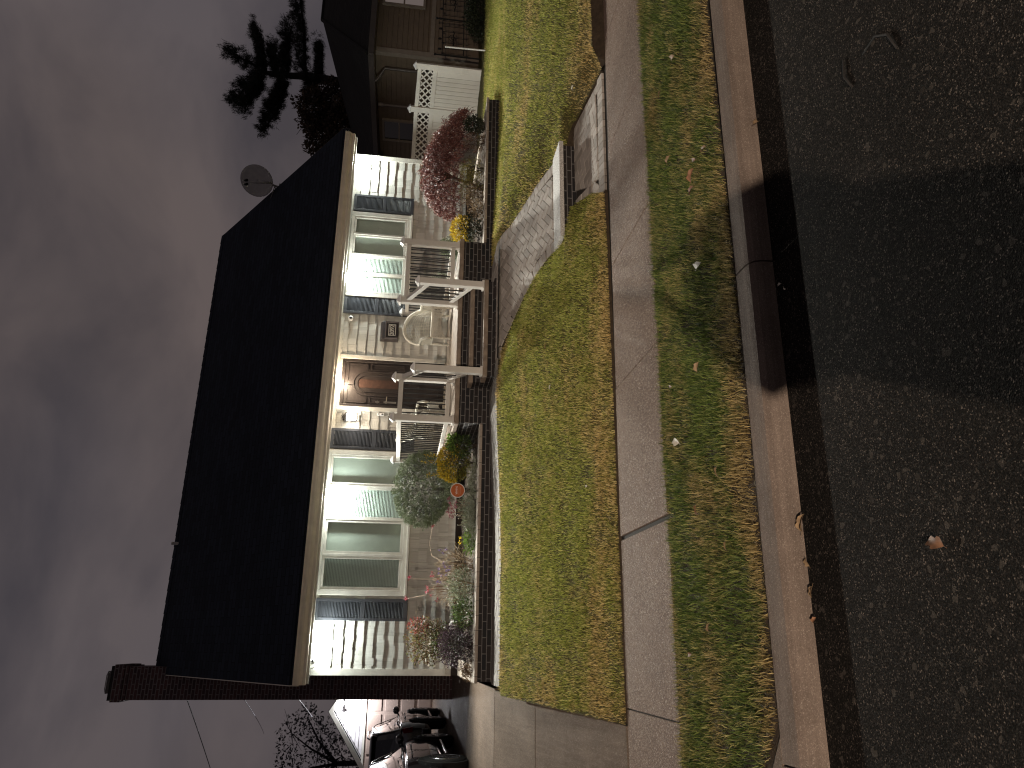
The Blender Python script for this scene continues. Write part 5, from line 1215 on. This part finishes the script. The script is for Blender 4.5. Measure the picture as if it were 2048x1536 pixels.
leaf('pale crumpled leaf in the grass strip inside the shadow', 2.75, 4.85, .06, .10, 2, 'pale leaves')
t = leaf('pale crumpled scrap in the grass strip opposite the porch', 1.56, 5.54, .06, .12, 2, 'pale leaves')
for x, y, s, mi in ((3.51,4.12,.09,0),(.47,4.12,.06,0),(.30,4.11,.07,0),(.15,4.12,.05,1),(2.21,4.06,.04,2),(2.16,4.0,.035,2)): leaf('dry leaf lying in the gutter against the kerb', x, y, -.13, s, mi, 'leaves in the gutter')
tag(leaf('x', .69, 4.10, -.12, .11, 0, 'large leaves'), 'large tan curled leaf standing in the gutter against the kerb', 'leaf')
tag(leaf('x', .44, 3.03, -.128, .10, 1, 'large leaves'), 'large brown leaf alone on the asphalt', 'leaf')
for x, y, z in ((3.02,8.6,gz(3.02,8.6)),(7.0,7.9,gz(7,7.9)),(4.2,7.0,.0),(1.65,7.9,gz(1.65,7.9)),(3.2,9.2,gz(3.2,9.2)),(3.6,8.7,gz(3.6,8.7))): 
    if y > 7.4: leaf('small pale dead leaf on the front lawn', x, y, z+.045, .07, 2 if random.random() < .5 else 0, 'leaves on the lawn')
for lab, pts in (('short dark twig lying on the asphalt at the right', [(2.95,3.08,-.142),(3.05,3.12,-.138),(3.16,3.11,-.142)]), ('curved dark twig lying on the asphalt at the right', [(2.86,2.70,-.142),(2.99,2.74,-.138),(3.06,2.83,-.138),(3.05,2.95,-.142)])):
    tag(MB().tube(pts, [.006,.007,.004] if len(pts) == 3 else [.005,.007,.006,.003], 6).build('twig', tb, smooth=True), lab, 'twig')
# ------------------------------------------------------------------ camera
YAW, PITCH, ROLL = R(19.442), R(-7.829), R(3.193)
fw = Vector((math.sin(YAW)*math.cos(PITCH), math.cos(YAW)*math.cos(PITCH), math.sin(PITCH)))
r0 = Vector((math.cos(YAW), -math.sin(YAW), 0)); u0 = r0.cross(fw)
rt = r0*math.cos(ROLL) + u0*math.sin(ROLL); up = -r0*math.sin(ROLL) + u0*math.cos(ROLL)
cam = bpy.data.cameras.new('camera'); cam.sensor_width = 36; cam.lens = 36*1500/2048; cam.clip_start = .02; cam.clip_end = 400
co = bpy.data.objects.new('camera', cam); C.objects.link(co)
X, Y_, Z_ = -up, rt, -fw                                  # the photograph is stored on its side: its right edge is the ground
co.matrix_world = Matrix(((X.x,Y_.x,Z_.x,0),(X.y,Y_.y,Z_.y,0),(X.z,Y_.z,Z_.z,2.2),(0,0,0,1)))
bpy.context.scene.camera = co
# ------------------------------------------------------------------ the photographer, whose shadow falls across the kerb
skin_m = plain('skin', (.35,.22,.16), .5, var=.08); coat_m = plain('dark_parka', (.02,.022,.03), .8, bump=.002); hair_m = plain('dark_hair', (.012,.009,.007), .6); jean_m = plain('dark_trousers', (.02,.024,.04), .85)
pr = thing('person', 'photographer in a dark parka standing on the road, holding a phone overhead', 'person', (-.06,-.25,-.15))
V = []; E_ = []; RAD = []
def node(p, r, parent=None):
    V.append(p); RAD.append(r); i = len(V)-1
    if parent is not None: E_.append((parent, i))
    return i
pel = node((0,-.27,.90), .15); sp1 = node((0,-.27,1.10), .145, pel); sp2 = node((0,-.26,1.34), .16, sp1); sp3 = node((0,-.26,1.55), .105, sp2)
nk = node((0,-.25,1.64), .060, sp3); h1 = node((0,-.235,1.72), .078, nk); h2 = node((0,-.235,1.80), .092, h1); h3 = node((0,-.25,1.87), .072, h2)
node((0,-.145,1.76), .012, h1)
for s in (-1, 1):
    hp = node((s*.10,-.27,.86), .105, pel); kn = node((s*.12,-.24,.39), .064, hp); an = node((s*.13,-.28,-.05), .044, kn); node((s*.15,-.10,-.115), .035, an)
    sh = node((s*.21,-.26,1.54), .072, sp3); el = node((s*.37,-.15,1.53), .050, sh); wr = node((s*.14,-.085,1.925), .030, el); pa = node((s*.075,-.055,2.00), .032, wr)
    for k in range(4):
        b = node((s*(.072-.004*k),-.050-.004*k,2.025+.014*k), .010, pa); m1 = node((s*(.054),-.030-.002*k,2.035+.016*k), .009, b); node((s*(.046),-.022,2.036+(.016+.001*(k == 1))*k), .008, m1)
    th = node((s*.068,-.075,2.03), .011, pa); node((s*.045,-.062,2.062), .009, th)
me = bpy.data.meshes.new('body'); me.from_pydata(V, E_, []); bo = bpy.data.objects.new('body', me); C.objects.link(bo); me.materials.append(skin_m)
sk = bo.modifiers.new('Skin', 'SKIN'); sk.use_smooth_shade = True
for i, d in enumerate(me.skin_vertices[0].data): d.radius = (RAD[i], RAD[i]); d.use_root = (i == 0)
sb = bo.modifiers.new('Subdivision', 'SUBSURF'); sb.levels = 1; sb.render_levels = 2
me.transform(Matrix.Translation(-Vector(pr.location))); bo.parent = pr
m = MB(); rings = [(.58,.37,.22),(.66,.38,.22),(.9,.375,.21),(1.1,.365,.205),(1.34,.36,.20),(1.50,.335,.18),(1.60,.26,.16),(1.70,.20,.14),(1.78,.15,.13)]
secs = [[(rx*math.cos(2*PI*k/24), -.265+ry*math.sin(2*PI*k/24), z) for k in range(24)] for z, rx, ry in rings]; loft(m, secs)
for s in (-1, 1): m.tube([(s*.20,-.26,1.50),(s*.30,-.20,1.52),(s*.355,-.15,1.56),(s*.27,-.12,1.71),(s*.16,-.09,1.89)], [.15,.14,.125,.115,.075], 14)
m.ell((0,-.275,1.79), (.165,.15,.175), 18, 12)
m.build('parka', coat_m, pr, smooth=True)
m = MB()
for s in (-1, 1): m.tube([(s*.10,-.27,.90),(s*.12,-.25,.39),(s*.13,-.28,-.05)], [.13,.09,.075], 14)
m.build('trousers', jean_m, pr, smooth=True)
m = MB()
for s in (-1, 1): m.ell((s*.145,-.17,-.105), (.055,.145,.045), 14, 8)
m.build('shoes', M['black'], pr, smooth=True)
MB().ell((0,-.265,1.835), (.100,.112,.105), 18, 12).build('hair', hair_m, pr, smooth=True)
m = MB()
for s in (-1, 1): m.ell((s*.032,-.153,1.795), (.012,.008,.008), 10, 6)
m.build('eyes', M['white_plastic'], pr); m = MB()
for s in (-1, 1): m.ell((s*.094,-.235,1.78), (.012,.022,.034), 10, 6)
m.build('ears', skin_m, pr, smooth=True); MB().ell((0,-.160,1.715), (.026,.008,.007), 10, 6).build('mouth', plain('lips', (.28,.10,.09), .5), pr)
pr.rotation_euler.z = -YAW*.9
ph = thing('phone', 'black phone held up in both hands by the photographer', 'phone', (0,-.02,2.14))
pm = MB(); c0 = Vector((0,0,2.2)) - fw*.016 - up*.070 + rt*.0
for a, b, c_, t_ in ((.037,.079,.0,.0042),):
    P = [tuple(c0 + rt*(i*a) + up*(j*b) + fw*(k*t_)) for k in (-1,1) for i, j in ((-1,-1),(1,-1),(1,1),(-1,1))]
    pm.add(P, [(0,3,2,1),(4,5,6,7),(0,1,5,4),(1,2,6,5),(2,3,7,6),(3,0,4,7)])
pm.build('case', M['black'], ph, bevel=.003)
# ------------------------------------------------------------------ night sky lit by the town, and the street lamp across the road
w = bpy.data.worlds.new('World'); bpy.context.scene.world = w; w.use_nodes = True; nt = w.node_tree; nt.nodes.clear()
def wn(ty, **k):
    n = nt.nodes.new(ty)
    for a, v in k.items(): setattr(n, a, v)
    return n
out = wn('ShaderNodeOutputWorld'); bg = wn('ShaderNodeBackground'); tc = wn('ShaderNodeTexCoord'); mp = wn('ShaderNodeMapping'); mp.inputs['Scale'].default_value = (1.6,1.6,3.2); mp.inputs['Location'].default_value = (3.1,.7,1.3)
n1 = wn('ShaderNodeTexNoise'); n1.inputs['Scale'].default_value = 2.1; n1.inputs['Detail'].default_value = 5; n1.inputs['Roughness'].default_value = .5; n1.inputs['Distortion'].default_value = .35
n2 = wn('ShaderNodeTexNoise'); n2.inputs['Scale'].default_value = .9; n2.inputs['Detail'].default_value = 2
nt.links.new(tc.outputs['Generated'], mp.inputs[0]); nt.links.new(mp.outputs[0], n1.inputs['Vector']); nt.links.new(mp.outputs[0], n2.inputs['Vector'])
r1 = wn('ShaderNodeValToRGB'); r1.color_ramp.elements[0].position = .34; r1.color_ramp.elements[0].color = (.057,.052,.056,1); r1.color_ramp.elements[1].position = .62; r1.color_ramp.elements[1].color = (.104,.090,.088,1)
r2 = wn('ShaderNodeValToRGB'); r2.color_ramp.elements[0].position = .35; r2.color_ramp.elements[0].color = (.90,.90,.99,1); r2.color_ramp.elements[1].position = .65; r2.color_ramp.elements[1].color = (1.08,1.0,.99,1)
mx = wn('ShaderNodeMix', data_type='RGBA', blend_type='MULTIPLY'); mx.inputs[0].default_value = 1
nt.links.new(n1.outputs[0], r1.inputs[0]); nt.links.new(n2.outputs[0], r2.inputs[0]); nt.links.new(r1.outputs[0], mx.inputs[6]); nt.links.new(r2.outputs[0], mx.inputs[7])
nt.links.new(mx.outputs[2], bg.inputs[0]); bg.inputs[1].default_value = .85; nt.links.new(bg.outputs[0], out.inputs[0])
SL = Vector((-3.95,-7.8,4.6))
lamp('street_lamp_light', 'SPOT', SL, 8000, (1.0,.82,.65), SL + Vector((.469*.82,.853*.82*1.02,-.574)), .08, 76, .8)
sc = bpy.context.scene
sc.view_settings.view_transform = 'Standard'; sc.view_settings.look = 'None'; sc.view_settings.exposure = .3; sc.view_settings.gamma = 1; sc.view_settings.use_curve_mapping = False
sc.render.engine = 'CYCLES'; sc.cycles.use_denoising = True; sc.cycles.use_adaptive_sampling = False; sc.cycles.filter_width = 1.15; sc.cycles.max_bounces = 6; sc.cycles.diffuse_bounces = 3; sc.cycles.glossy_bounces = 3; sc.cycles.transparent_max_bounces = 12
sc.cycles.sample_clamp_indirect = 4; sc.cycles.caustics_reflective = False; sc.cycles.caustics_refractive = False
bpy.context.view_layer.update()
